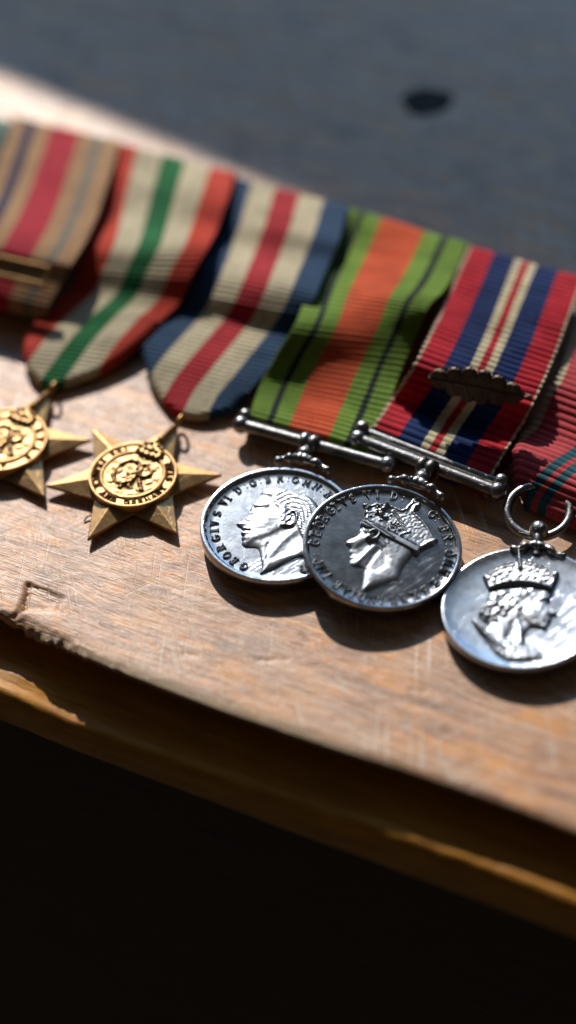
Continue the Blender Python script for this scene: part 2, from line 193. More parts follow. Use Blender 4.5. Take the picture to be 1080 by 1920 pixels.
def wood_top():
    s = NT('worn_varnished_wood')
    R = -EANG
    big = s.noise(s.coords((0.035, 0.10, 0.1), R), 1.0, 3.0, 0.6)
    mid = s.noise(s.coords((0.06, 0.22, 0.2), R, (7, 3, 0)), 1.0, 4.0, 0.6, 0.6)
    c = s.ramp(mid, [(0.36, (0.34, 0.155, 0.070)), (0.48, (0.47, 0.22, 0.10)), (0.57, (0.62, 0.265, 0.070)), (0.70, (0.70, 0.29, 0.060))])
    c = s.mix(s.ramp(big, [(0.40, 0.0), (0.62, 0.75)]), c, (0.47, 0.265, 0.15))
    grain = s.noise(s.coords((0.03, 0.9, 1), R, (2, 0, 0)), 1.0, 6.0, 0.7, 0.08)
    c = s.mix(0.8, c, s.ramp(grain, [(0.33, 0.50), (0.5, 0.95), (0.66, 1.25)]), 'MULTIPLY')
    pores = s.noise(s.coords((0.12, 2.4, 1), R, (5, 1, 0)), 1.0, 2.0, 0.5)
    pm = s.ramp(pores, [(0.29, 1.0), (0.36, 0.0)])
    c = s.mix(s.math('MULTIPLY', pm, 0.6), c, (0.09, 0.045, 0.028))
    bl = s.noise(s.coords((0.30, 0.7, 1), R, (12, 6, 0)), 1.0, 4.0, 0.7)
    c = s.mix(s.ramp(bl, [(0.52, 0.0), (0.62, 0.55)]), c, (0.46, 0.33, 0.25))
    sc = [s.scratches(R, 0.63, 1.6, 0.02), s.scratches(R + 1.15, 0.655, 1.5, 0.035, (9, 4, 0)),
          s.scratches(R - 1.0, 0.66, 1.4, 0.035, (3, 31, 0)), s.scratches(R + 0.22, 0.65, 1.8, 0.03, (17, 4, 0)), s.scratches(R + 0.9, 0.66, 2.0, 0.04, (27, 14, 0))]
    msk = sc[0]
    for k in sc[1:]: msk = s.math('MAXIMUM', msk, k)
    c = s.mix(s.math('MULTIPLY', msk, 0.7), c, (0.66, 0.52, 0.40))
    st = s.noise(s.coords((0.045, 0.07, 1), R, (31, 17, 0)), 1.0, 3.0, 0.6)
    c = s.mix(s.ramp(st, [(0.57, 0.0), (0.72, 0.65)]), c, (0.13, 0.08, 0.05))
    # bare pale wood where the varnish is worn off along the edge
    q = s.node('ShaderNodeSeparateXYZ'); s.link(s.coords((1, 1, 1), R), q.inputs[0])
    qo = float(EO @ EQ)
    qd = s.math('SUBTRACT', q.outputs[1], qo)
    wn = s.noise(s.coords((0.08, 0.5, 1), R, (1, 8, 0)), 1.0, 3.0)
    w = s.math('ADD', qd, s.math('MULTIPLY', wn, -7.0))
    c = s.mix(s.ramp(s.math('MULTIPLY_ADD', w, 0.25, 0.9), [(0.0, 0.85), (0.55, 0.0)]), c, (0.36, 0.25, 0.14))
    r = s.math('MULTIPLY_ADD', s.noise(s.coords((0.15, 0.6, 1), R, (4, 0, 0)), 1.0, 4.0), 0.26, 0.28)
    fine = s.noise(s.coords((0.10, 2.0, 1), R), 1.0, 4.0, 0.7)
    lump = s.noise(s.coords((0.22, 0.5, 1), R, (0, 3, 0)), 1.0, 3.0, 0.6)
    h = s.math('MULTIPLY_ADD', lump, 1.4, fine)
    h = s.math('MULTIPLY_ADD', pm, -0.6, h)
    h = s.math('MULTIPLY_ADD', msk, -0.35, h)
    h = s.math('MULTIPLY_ADD', grain, 0.9, h)
    b = s.bump(h, 0.13, 1.0)
    return s.set(Base_Color=c, Roughness=r, Normal=b, Specular_IOR_Level=0.42)

def wood_dark(name, c1, c2, rough=0.42):
    s = NT(name); R = -EANG
    g = s.noise(s.coords((0.03, 1.2, 1.2), R), 1.0, 5.0, 0.65, 0.3)
    b2 = s.noise(s.coords((0.08, 0.3, 0.3), R, (3, 5, 0)), 1.0, 3.0)
    c = s.mix(s.ramp(g, [(0.35, 0.0), (0.65, 1.0)]), c1, c2)
    c = s.mix(s.ramp(b2, [(0.4, 0.0), (0.7, 0.5)]), c, (c1[0] * .4, c1[1] * .35, c1[2] * .3))
    return s.set(Base_Color=c, Roughness=rough, Normal=s.bump(s.math('ADD', g, b2), 0.25, 1.0), Specular_IOR_Level=0.22)

def metal(name, base, dark, rough, scr=1.0, tarnish=0.5, rvar=0.18, bmp=0.05):
    s = NT(name)
    t = s.noise(s.coords((0.22, 0.22, 0.22)), 1.0, 5.0, 0.6)
    c = s.mix(s.ramp(t, [(0.42, 0.0), (0.70, tarnish)]), base, dark)
    sp = s.noise(s.coords((2.2, 2.2, 2.2)), 1.0, 2.0)
    c = s.mix(s.ramp(sp, [(0.66, 0.0), (0.74, 0.5)]), c, dark)
    a = s.scratches(0.5, 0.665, 5.5, 0.16); b = s.scratches(-0.6, 0.67, 6.0, 0.14, (4, 9, 0)); d = s.scratches(1.7, 0.67, 5.0, 0.2, (14, 2, 0))
    k = s.math('MAXIMUM', s.math('MAXIMUM', a, b), d)
    r = s.math('MULTIPLY_ADD', s.noise(s.coords((0.6, 0.6, 0.6), 0.2, (3, 1, 2)), 1.0, 4.0), rvar, rough - rvar * 0.5)
    h = s.math('MULTIPLY_ADD', k, -0.55 * scr, s.noise(s.coords((1.1, 1.1, 1.1)), 1.0, 3.0, 0.6))
    return s.set(Base_Color=c, Metallic=1.0, Roughness=r, Normal=s.bump(h, bmp, 1.0))

def cloth(name, stops, edge=None):
    s = NT(name)
    uv = s.node('ShaderNodeUVMap'); sx = s.node('ShaderNodeSeparateXYZ'); s.link(uv.outputs[0], sx.inputs[0])
    mp = s.node('ShaderNodeMapping'); mp.inputs['Scale'].default_value = (12, 2.0, 1); s.link(uv.outputs[0], mp.inputs[0])
    n = s.noise(mp.outputs[0], 1.0, 2.0)
    u = s.math('ADD', sx.outputs[0], s.math('MULTIPLY_ADD', n, 0.016, -0.008))
    c = s.ramp(u, [(p, tuple(x * .84 for x in k)) for p, k in stops], 'CONSTANT')
    mp2 = s.node('ShaderNodeMapping'); mp2.inputs['Scale'].default_value = (160, 0.7, 1); s.link(uv.outputs[0], mp2.inputs[0])
    th = s.noise(mp2.outputs[0], 1.0, 2.0, 0.6)
    c = s.mix(0.5, c, s.ramp(th, [(0.3, 0.55), (0.7, 1.35)]), 'MULTIPLY')
    soil = s.noise(s.coords((0.12, 0.12, 0.12)), 1.0, 4.0, 0.6)
    c = s.mix(0.6, c, s.ramp(soil, [(0.3, 0.62), (0.6, 1.05)]), 'MULTIPLY')
    b = s.bump(th, 0.10, 0.8)
    return s.set(Base_Color=c, Roughness=0.78, Normal=b, Specular_IOR_Level=0.12, Sheen_Weight=0.04, Sheen_Roughness=0.4, Sheen_Tint=(1, 0.95, 0.9))

M_WOOD = wood_top()
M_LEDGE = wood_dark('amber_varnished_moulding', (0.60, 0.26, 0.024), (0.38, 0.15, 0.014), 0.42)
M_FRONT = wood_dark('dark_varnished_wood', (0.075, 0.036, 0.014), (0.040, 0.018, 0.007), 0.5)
M_SILVER = metal('tarnished_silver', (0.37, 0.38, 0.40), (0.13, 0.12, 0.115), 0.20, 0.6, 0.6, 0.10, 0.016)
M_SATIN = metal('satin_silver', (0.34, 0.35, 0.37), (0.16, 0.155, 0.15), 0.37, 0.5, 0.45, 0.10, 0.012)
M_SILVER_D = metal('dull_silver', (0.26, 0.255, 0.25), (0.10, 0.095, 0.09), 0.34, 1.0, 0.7)
M_SILVER_B = metal('bright_silver', (0.38, 0.40, 0.43), (0.17, 0.165, 0.165), 0.22, 0.6, 0.5, 0.10, 0.018)
M_BRONZE = metal('gilt_bronze', (0.40, 0.24, 0.105), (0.18, 0.105, 0.05), 0.44, 0.8, 0.6)
M_OAK = metal('brown_bronze', (0.13, 0.09, 0.065), (0.06, 0.04, 0.03), 0.55, 0.6, 0.6)

# ---------------------------------------------------------------- mesh helpers
def link_mesh(name, verts, faces, mat, parent=None, smooth=True, sharp=None, uvs=None):
    me = bpy.data.meshes.new(name)
    me.from_pydata([tuple(map(float, v)) for v in verts], [], [tuple(int(i) for i in f) for f in faces])
    if smooth: me.polygons.foreach_set('use_smooth', [True] * len(me.polygons))
    if sharp is not None: me.set_sharp_from_angle(angle=math.radians(sharp))
    if uvs is not None:
        lay = me.uv_layers.new(name='UVMap')
        idx = np.empty(len(me.loops), dtype=np.int32); me.loops.foreach_get('vertex_index', idx)
        lay.data.foreach_set('uv', np.asarray(uvs, dtype=np.float32)[idx].ravel())
    me.materials.append(mat)
    me.update()
    o = bpy.data.objects.new(name, me); col.objects.link(o)
    if parent is not None: o.parent = parent
    return o

def empty(name, loc, label, cat, group=None, axes=None):
    o = bpy.data.objects.new(name, None); col.objects.link(o)
    o.empty_display_size = 0.005
    mw = Matrix.Identity(4)
    if axes is not None: mw = Matrix([Vector(a) for a in axes]).transposed().to_4x4()
    mw.translation = Vector(loc)
    o.matrix_world = mw
    tag(o, label, cat, group); return o
def tag(o, label, cat, group=None):
    o['label'] = label; o['category'] = cat
    if group: o['group'] = group

class MB:
    def __init__(s): s.v = []; s.f = []
    def add(s, v, f):
        o = len(s.v); s.v += [tuple(x) for x in v]; s.f += [tuple(i + o for i in q) for q in f]
    def sphere(s, c, r, nu=16, nv=10, sc=(1, 1, 1)):
        v = []; f = []
        for j in range(nv + 1):
            a = math.pi * j / nv
            for i in range(nu):
                b = 2 * math.pi * i / nu
                v.append((c[0] + r * sc[0] * math.sin(a) * math.cos(b), c[1] + r * sc[1] * math.sin(a) * math.sin(b), c[2] + r * sc[2] * math.cos(a)))
        for j in range(nv):
            for i in range(nu):
                f.append((j * nu + i, (j + 1) * nu + i, (j + 1) * nu + (i + 1) % nu, j * nu + (i + 1) % nu))
        s.add(v, f)
    def tube(s, pts, rad, n=14, closed=False, caps=True):
        P = [np.array(p, float) for p in pts]; N = len(P)
        rad = [rad] * N if not hasattr(rad, '__len__') else rad
        ref = None; v = []; f = []
        for i in range(N):
            a = P[(i - 1) % N] if (closed or i > 0) else P[i]; b = P[(i + 1) % N] if (closed or i < N - 1) else P[i]
            t = (b - a) / np.linalg.norm(b - a)
            if ref is None: ref = np.array((0, 0, 1.0)) if abs(t[2]) < 0.9 else np.array((1.0, 0, 0))
            x = np.cross(ref, t); x /= np.linalg.norm(x); y = np.cross(t, x); ref = y if abs(y @ t) < 0.5 else ref
            for k in range(n):
                g = 2 * math.pi * k / n
                v.append(P[i] + rad[i] * (x * math.cos(g) + y * math.sin(g)))
        for i in range(N if closed else N - 1):
            j = (i + 1) % N
            for k in range(n): f.append((i * n + k, i * n + (k + 1) % n, j * n + (k + 1) % n, j * n + k))
        if caps and not closed:
            f.append(tuple(range(n))[::-1]); f.append(tuple((N - 1) * n + k for k in range(n)))
        s.add(v, f)
    def lathe(s, prof, n=96, axis=None):
        v = []; f = []; K = len(prof)
        for i in range(n):
            a = 2 * math.pi * i / n
            for r, z in prof: v.append((r * math.cos(a), r * math.sin(a), z))
        for i in range(n):
            j = (i + 1) % n
            for k in range(K - 1): f.append((i * K + k, i * K + k + 1, j * K + k + 1, j * K + k))
        s.add(v, f)
    def build(s, name, mat, parent=None, sharp=40): return link_mesh(name, s.v, s.f, mat, parent, True, sharp)

def catmull(P, n):
    P = np.array(P, float); P = np.vstack([2 * P[0] - P[1], P, 2 * P[-1] - P[-2]]); out = []
    t = np.linspace(0, 1, n, endpoint=False)[:, None]
    for i in range(1, len(P) - 2):
        a, b, c, d = P[i - 1:i + 3]
        out.append(.5 * ((2 * b) + (c - a) * t + (2 * a - 5 * b + 4 * c - d) * t ** 2 + (3 * b - a - 3 * c + d) * t ** 3))
    out.append(P[-2][None]); return np.vstack(out)

def chaikin(P, k=1):
    P = np.array(P, float)
    for _ in range(k):
        Q = np.roll(P, -1, 0); P = np.stack([.75 * P + .25 * Q, .25 * P + .75 * Q], 1).reshape(-1, 2)
    return P
def segdist(A, B, X, Y):
    d = B - A; L = d @ d + 1e-12
    t = np.clip(((X - A[0]) * d[0] + (Y - A[1]) * d[1]) / L, 0, 1)
    return np.hypot(X - A[0] - t * d[0], Y - A[1] - t * d[1])
def polydist(P, X, Y):
    P = np.array(P, float); m = np.full(X.shape, 1e9)
    for i in range(len(P) - 1): m = np.minimum(m, segdist(P[i], P[i + 1], X, Y))
    return m
def sdf(P, X, Y):
    P = np.array(P, float); N = len(P); m = np.full(X.shape, 1e9); ins = np.zeros(X.shape, bool)
    for i in range(N):
        A, B = P[i], P[(i + 1) % N]
        m = np.minimum(m, segdist(A, B, X, Y))
        c = (A[1] > Y) != (B[1] > Y)
        with np.errstate(divide='ignore', invalid='ignore'):
            xi = (B[0] - A[0]) * (Y - A[1]) / (B[1] - A[1]) + A[0]
        ins ^= c & (X < xi)
    return np.where(ins, m, -m)
def vnoise(X, Y, f, seed=0):
    r = np.random.default_rng(seed); g = r.random((64, 64))
    x = X * f % 64; y = Y * f % 64; i = np.floor(x).astype(int); j = np.floor(y).astype(int)
    a = x - i; b = y - j; a = a * a * (3 - 2 * a); b = b * b * (3 - 2 * b); i %= 64; j %= 64; i1 = (i + 1) % 64; j1 = (j + 1) % 64
    return (g[i, j] * (1 - a) + g[i1, j] * a) * (1 - b) + (g[i, j1] * (1 - a) + g[i1, j1] * a) * b

class Relief:
    """height field struck on a medal: grid over an outline, raised by strokes, bumps and beads"""
    def __init__(s, outline, step=0.11, smooth=1):
        P = chaikin(outline, smooth); a = P.min(0) - 0.6; b = P.max(0) + 0.6
        nx = int((b[0] - a[0]) / step) + 1; ny = int((b[1] - a[1]) / step) + 1
        s.X, s.Y = np.meshgrid(a[0] + np.arange(nx) * step, a[1] + np.arange(ny) * step, indexing='ij')
        s.d = sdf(P, s.X, s.Y); s.h = np.zeros_like(s.X)
    def dome(s, H, w, d=None):
        d = s.d if d is None else d
        k = np.clip(d / w, 0, 1); s.h += H * np.sqrt(1 - (1 - k) ** 2)
    def bump(s, p, sig, amp, sy=None, rot=0):
        dx = s.X - p[0]; dy = s.Y - p[1]; c, q = math.cos(rot), math.sin(rot)
        s.h += amp * np.exp(-((dx * c + dy * q) / sig) ** 2 - ((-dx * q + dy * c) / (sy or sig)) ** 2)
    def ball(s, p, r, amp):
        q = np.clip(1 - ((s.X - p[0]) ** 2 + (s.Y - p[1]) ** 2) / r ** 2, 0, 1); s.h += amp * np.sqrt(q)
    def stroke(s, P, w, amp, smooth=True):
        P = catmull(P, 6) if smooth and len(P) > 2 else P
        s.h += amp * np.exp(-(polydist(P, s.X, s.Y) / w) ** 2)
    def beads(s, P, pitch, r, amp):
        P = catmull(P, 12) if len(P) > 2 else np.array(P, float)
        L = np.r_[0, np.cumsum(np.hypot(*np.diff(P, axis=0).T))]
        for t in np.arange(0, L[-1], pitch): s.ball((np.interp(t, L, P[:, 0]), np.interp(t, L, P[:, 1])), r, amp)
    def region(s, P, amp, soft):
        d = sdf(chaikin(P, 1), s.X, s.Y); s.h += amp / (1 + np.exp(-np.clip(d / soft, -30, 30)))
    def build(s, name, mat, parent, z0, skirt=0.35):
        h = np.where(s.d > 0, s.h * np.clip(s.d / 0.12, 0.0, 1), s.d * 2.0)
        keep = s.d > -skirt; nx, ny = s.X.shape
        cell = keep[:-1, :-1] & keep[1:, :-1] & keep[:-1, 1:] & keep[1:, 1:]
        ids = np.arange(nx * ny).reshape(nx, ny)
        f = np.stack([ids[:-1, :-1][cell], ids[1:, :-1][cell], ids[1:, 1:][cell], ids[:-1, 1:][cell]], 1)
        used = np.unique(f); mp = np.full(nx * ny, -1); mp[used] = np.arange(len(used))
        v = np.stack([s.X.ravel(), s.Y.ravel(), (h + z0).ravel()], 1)[used]
        return link_mesh(name, v, mp[f], mat, parent)

# ---------------------------------------------------------------- the desk
def edge_pt(s, q, z=0.0): 
    p = EO[None] + np.outer(np.ravel(s), ET) + np.outer(np.ravel(q), EQ); p[:, 2] += np.ravel(z); return p
EDEV_S = [-200, -62.6, -56.5, -38.8, -22.3, -7.0, 13.4, 40.0, 58.1, 75.7, 200]
EDEV_Q = [1.5, 0.74, 0.2, -0.25, -0.97, -1.08, -0.75, 0.64, 0.9, 0.74, 0.5]
def edge_dev(s):
    d = np.interp(s, EDEV_S, EDEV_Q)
    chip = np.exp(-((s + 52) / 16) ** 2)                                 # splintered stretch near the left
    d = d + 0.10 * (vnoise(s, s * 0, 0.22, 3) - .5) + (0.04 + 1.1 * chip) * (vnoise(s, s * 0 + 5, 0.55, 4) - .35) + (0.04 + 1.0 * chip) * (vnoise(s, s * 0, 1.3, 9) - .5)
    return d + 1.0 * np.exp(-((s + 58) / 4.5) ** 2) + 1.6 / (1 + np.exp((s + 63) / 2.5))

def tabletop():
    S = np.concatenate([np.linspace(-420, -90, 24)[:-1], np.arange(-90, 100, 0.55), np.linspace(100, 420, 24)[1:]])
    Q = np.concatenate([np.arange(0, 26, 0.5), np.linspace(26, 60, 30)[1:], np.linspace(60, 420, 24)[1:]])
    ss, qq = np.meshgrid(S, Q, indexing='ij')
    dev = edge_dev(S)[:, None]
    q = qq + dev * np.exp(-qq / 3.0)
    z = 0.10 * (vnoise(ss, qq, 0.09, 11) - .5) + 0.05 * (vnoise(ss * .3, qq, 0.8, 12) - .5)
    z -= 0.55 * np.clip(1 - qq / 2.6, 0, 1) ** 2                       # eased edge
    chip = np.exp(-((ss + 54) / 13) ** 2)
    z -= chip * np.clip(1 - qq / 5.0, 0, 1) ** 1.5 * (0.5 + 1.3 * vnoise(ss, qq, 0.6, 21))
    notch = sdf([(-62, 12.2), (-53.5, 12.0), (-52.5, 8.4), (-58.0, 5.6), (-60.5, 5.2)], ss, qq)
    z -= 0.55 / (1 + np.exp(-np.clip(notch / 0.25, -30, 30))) * (0.7 + 0.6 * vnoise(ss * .4, qq, 0.9, 5))
    z -= 0.7 * np.exp(-(polydist([(-62.5, 12.6), (-59.6, 6.0), (-60.5, 2.0)], ss, qq) / 0.45) ** 2)
    z -= 0.45 * np.exp(-(polydist([(-62.3, 12.5), (-53.0, 12.2)], ss, qq) / 0.4) ** 2)
    for a, b, c, d, dep in [(-4, 14, 2, 17.0, .18), (-20, 9.3, -17, 9.5, .15), (30, 20, 33, 21, .14)]:
        z -= dep * np.exp(-(polydist([(a, b), (c, d)], ss, qq) / 0.5) ** 2) * (0.4 + vnoise(ss, qq, 1.5, 8))
    # worn screw hole in the far part of the top
    ks, kq = (np.array(DATA['knot']) - EO) @ ET, (np.array(DATA['knot']) - EO) @ EQ
    n1, n2 = ss.shape
    top = edge_pt(ss, q, z).reshape(n1, n2, 3)
    # front face of the board, from the eased edge down to the ledge
    rows = [(-0.12, -0.8), (-0.10, -1.6), (0.6, -2.3), (3.0, -3.6), (5.0, -6.5), (6.0, -12.0)]
    fr = []
    for dq, dz in rows:
        zz = dz + z[:, 0] * (1 if dz > -1.5 else 0.4)
        qv = q[:, 0] * (1 if dz > -3 else .5) + dq
        fr.append(edge_pt(S, qv, zz)[:, None, :])
    allp = np.concatenate(fr[::-1] + [top], 1); n2 = allp.shape[1]
    ids = np.arange(n1 * n2).reshape(n1, n2)
    f = np.stack([ids[:-1, :-1], ids[1:, :-1], ids[1:, 1:], ids[:-1, 1:]], -1).reshape(-1, 4)
    o = link_mesh('tabletop', allp.reshape(-1, 3), f, M_WOOD, None, True, 50)
    o['kind'] = 'structure'
    return o
desk = tabletop()

def sweep_along_edge(name, prof, mat, parent, wob=0.0, seed=0, s0=-420, s1=420, fine=0.9):
    S = np.concatenate([np.linspace(s0, -90, 16)[:-1], np.arange(-90, 110, fine), np.linspace(110, s1, 16)])
    P = np.array(prof, float); n1, n2 = len(S), len(P)
    ss = np.repeat(S[:, None], n2, 1); q = np.repeat(P[None, :, 0], n1, 0).copy(); z = np.repeat(P[None, :, 1], n1, 0).copy()
    amp = P[None, :, 2] * wob
    q += amp * (vnoise(ss, q, 0.05, seed) - .5) * 2 + amp * .5 * (vnoise(ss, q, .35, seed + 1) - .5)
    z += amp * (vnoise(ss, q, 0.07, seed + 2) - .5) * 1.2 + amp * .35 * (vnoise(ss, q, 0.5, seed + 3) - .5)
    if wob > .52: q -= P[None, :, 2] * (-1.3 / (1 + np.exp(-(ss - 22) / 9)) + 1.0 / (1 + np.exp((ss + 40) / 5)))
    if wob > .52: z += P[None, :, 2] * (2.6 / (1 + np.exp((ss + 45) / 5)) + 1.9 / (1 + np.exp(-(ss - 24) / 9)))
    p = edge_pt(ss, q, z)
    ids = np.arange(n1 * n2).reshape(n1, n2)
    f = np.stack([ids[:-1, :-1], ids[1:, :-1], ids[1:, 1:], ids[:-1, 1:]], -1).reshape(-1, 4)[:, ::-1]
    return link_mesh(name, p, f, mat, parent, True, 60)
# rounded moulding under the top: its outer bead just reaches the light
sweep_along_edge('edge_moulding', [(9, -9.2, 0), (0.0, -9.2, .3), (-3, -9.35, .6), (-6, -9.7, .8), (-7.6, -9.8, .8), (-8.4, -10.1, .8), (-9.2, -9.85, 1), (-10.2, -9.75, 1), (-11.2, -10.0, 1), (-11.9, -10.7, 1), (-12.3, -12.0, 1), (-12.4, -14.5, .9), (-12.1, -17.5, .7), (-11.2, -20.5, .5), (-9.6, -23.2, .3), (-7.6, -25.0, .2), (-5.4, -26.0, 0), (9, -26.0, 0)], M_LEDGE, desk, 0.55, 31)
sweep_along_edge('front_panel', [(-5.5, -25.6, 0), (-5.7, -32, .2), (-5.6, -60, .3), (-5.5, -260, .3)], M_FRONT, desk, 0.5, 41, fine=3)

# added unseen frame far behind the desk, placed so its rail shades the far part of the top
a, b = np.array(DATA['shade'][0]), np.array(DATA['shade'][1])
FD = 700.0                                                              # distance towards the light
LP = np.array(sdir) * 4000
off_a, off_b = [(LP - p) / np.linalg.norm(LP - p) * FD for p in (a, b)]
t = (b - a) / np.linalg.norm(b - a); nrm = np.cross(t, np.array(sdir)); nrm /= np.linalg.norm(nrm); nrm *= np.sign(nrm[2])
def beam(name, p, q, w, depth, parent=None):
    ax = (q - p) / np.linalg.norm(q - p); dd = np.array(sdir) - np.array(sdir) @ ax * ax; dd /= np.linalg.norm(dd); ww = np.cross(ax, dd); ww *= -np.sign(ww[2] if abs(ww[2]) > .3 else ww[0])
    mb = MB(); c_ = 3.0; prof = [(0, c_), (c_, 0), (depth - c_, 0), (depth, c_), (depth, w - c_), (depth - c_, w), (c_, w), (0, w - c_)]
    v = [e + dd * u_ + ww * k_ for e in (p, q) for u_, k_ in prof]
    mb.add(v, [(i, (i + 1) % 8, 8 + (i + 1) % 8, 8 + i) for i in range(8)] + [tuple(range(8))[::-1], tuple(range(8, 16))])
    return mb.build(name, M_FRONT, parent, 30)
a, b = a + off_a, b + off_b; t = (b - a) / np.linalg.norm(b - a)
wf = beam('added_shade_frame', a - t * 500, b + t * 500, 76.0, 40.0); wf['kind'] = 'structure'
beam('added_shade_stile', a - t * 560 - nrm * 700, a - t * 560 + nrm * 500, 60, 50, wf)
beam('added_shade_stile', b + t * 500 - nrm * 700, b + t * 500 + nrm * 500, 60, 50, wf)

# the dark screw hole: a sunk ring with a rough bottom
kx, ky = DATA['knot'][0], DATA['knot'][1]
mb = MB(); mb.lathe([(0, .12), (1.5, .16), (2.6, .22), (3.5, .42), (4.3, .62), (5.2, .50), (6.2, .16), (6.8, -.1)], 40)
vv = np.array(mb.v); ang = np.arctan2(vv[:, 1], vv[:, 0]); k = 1 + .06 * np.sin(3 * ang + 1) + .04 * np.sin(5 * ang)
vv[:, 0] *= k * 1.1; vv[:, 1] *= k; vv[:, 0] += kx; vv[:, 1] += ky
s_ = NT('dark_resin_knot')
link_mesh('wood_knot', vv, mb.f, s_.set(Base_Color=s_.ramp(s_.noise(s_.coords((.4, .4, .4)), 1, 3), [(.35, (.014, .012, .010)), (.7, (.05, .038, .03))]), Roughness=0.75, Specular_IOR_Level=0.15), desk)

# ---------------------------------------------------------------- ribbons
CREAM = (0.56, 0.47, 0.31); 
def ribbon(name, rows, pitch, stops, label, clip=None, tail=True, amp=0.17, seed=1, bead=0.20, curl=0.0):
    rows = np.array(rows, float)
    ctr = .5 * (rows[:, :3] + rows[:, 3:])
    # turn over the hidden mounting bar at the top
    d0 = ctr[0] - ctr[1]; d0[2] = 0; d0 /= np.linalg.norm(d0)
    pre = []
    for k, dz in ((0.2, -6.0), (1.3, -3.8), (1.55, -1.7)):
        r = rows[0].copy(); r[:3] += d0 * k; r[3:] += d0 * k; r[2] += dz; r[5] += dz; pre.append(r)
    R_ = pre + list(rows)
    if tail:
        d1 = ctr[-1] - ctr[-2]; d1[2] = 0; d1 /= np.linalg.norm(d1)
        for k, dz in ((0.8, -1.2), (0.9, -3.0), (0.2, -4.4), (-6, -4.6), (-22, -4.6)):
            r = rows[-1].copy(); r[:3] += d1 * k; r[3:] += d1 * k
            r[2] = max(r[2] + dz, .5); r[5] = max(r[5] + dz, .5); R_.append(r)
    C = catmull(R_, 24)
    c = .5 * (C[:, :3] + C[:, 3:]); L = np.r_[0, np.cumsum(np.linalg.norm(np.diff(c, axis=0), axis=1))]
    cz = catmull(list(rows), 24); cz = .5 * (cz[:, :3] + cz[:, 3:])
    v_off = L[3 * 24]                                                     # length used up by the turn-over
    n = int(L[-1] / pitch * 8); vv = np.linspace(0, L[-1], n)
    G = np.stack([np.interp(vv, L, C[:, k]) for k in range(6)], 1)
    nu = 56
    w = np.linspace(0, 1, nu); w = np.unique(np.concatenate([w, [0.004, 0.012, 0.988, 0.996]])); nu = len(w)
    lo = np.zeros(n); hi = np.ones(n)
    if clip:
        for side, arr, first in ((clip[0], 'lo', 0), (clip[1], 'hi', 1)):
            if not side: continue
            xs = [-1e3, side[0][0] + v_off - 6] + [p[0] + v_off for p in side]; ys = [first, first] + [min(max(p[1], 0), 1) for p in side]
            o = np.argsort(xs); g = np.interp(vv, np.array(xs)[o], np.array(ys)[o])
            if arr == 'lo': lo = g
            else: hi = g
    ker = np.ones(9) / 9
    if clip:
        lo = np.convolve(np.pad(lo, 4, 'edge'), ker, 'valid'); hi = np.convolve(np.pad(hi, 4, 'edge'), ker, 'valid')
        hi = np.maximum(hi, lo + .02)
    uu = lo[:, None] + (hi - lo)[:, None] * w[None]
    P = G[:, None, :3] * (1 - uu[..., None]) + G[:, None, 3:] * uu[..., None]
    V = np.repeat(vv[:, None], nu, 1)
    wid = np.linalg.norm(G[:, 3:] - G[:, :3], axis=1)[:, None]
    P[..., 2] += 0.8 * (vnoise(uu * 3 + seed * 7, V * .05, 1.0, seed) - .5) * np.clip(P[..., 2] / 6, 0, 1)
    P[..., 2] += curl * (2 * uu - 1) ** 2
    # folded-under edges where the ribbon narrows to its fitting
    if clip:
        el_ = (uu - lo[:, None]) * wid; er = (hi[:, None] - uu) * wid
        for e, act in ((el_, (lo > .005)[:, None]), (er, (hi < .995)[:, None])):
            r = 1.8; k = np.clip(1 - e / r, 0, 1); P[..., 2] -= np.where(act, (1 - np.sqrt(1 - k ** 2 * .998)) * r * .9, 0)
        if tail is False:
            e = np.clip(1 - (vv[-1] - V) / 2.0, 0, 1); P[..., 2] -= (1 - np.sqrt(1 - e ** 2 * .998)) * 1.5
    P[..., 2] = np.maximum(P[..., 2], 0.45)
    dv = np.gradient(P, axis=0); du = np.gradient(P, axis=1)
    N = np.cross(dv, du); N /= np.linalg.norm(N, axis=2, keepdims=True) + 1e-12
    N *= np.where((N[..., 2].mean() < 0), -1, 1)
    ph = V / pitch + .22 * (vnoise(uu * 2.2 + seed, V * .08, 1.0, seed + 5) - .5) + .05 * (vnoise(uu * 14, V, 1.0, seed + 6) - .5)
    rib = np.abs(np.sin(np.pi * ph)) ** 0.8
    am = amp * pitch * (0.75 + .5 * vnoise(uu * 4, V * .3, 1, seed + 9))
    P = P + N * (rib * am)[..., None]
    # beaded selvedges
    ux = (G[:, 3:] - G[:, :3]); ux /= np.linalg.norm(ux, axis=1, keepdims=True)
    eL = np.exp(-(uu - lo[:, None]) * wid / .5); eR = np.exp(-(hi[:, None] - uu) * wid / .5)
    jit = 0.6 + .8 * vnoise(V * .9, V * 0 + seed, 1, seed + 2)
    P += ux[:, None, :] * ((eR - eL) * (rib - .35) * bead * jit)[..., None]
    ids = np.arange(n * nu).reshape(n, nu)
    f = np.stack([ids[:-1, :-1], ids[1:, :-1], ids[1:, 1:], ids[:-1, 1:]], -1).reshape(-1, 4)
    uv = np.stack([uu.ravel(), V.ravel() / 4], 1)
    o = link_mesh('medal_ribbon', P.reshape(-1, 3), f, cloth(name + '_cloth', stops), None, True, None, uv)
    sm = o.modifiers.new('thickness', 'SOLIDIFY'); sm.thickness = 0.35 * U; sm.offset = 0
    tag(o, label, 'ribbon', 'medal ribbons mounted side by side')
    return o
RB = DATA['rib']
SAND = (0.37, 0.205, 0.10); RED1 = (0.40, 0.015, 0.03)
r0 = DATA['rib0']
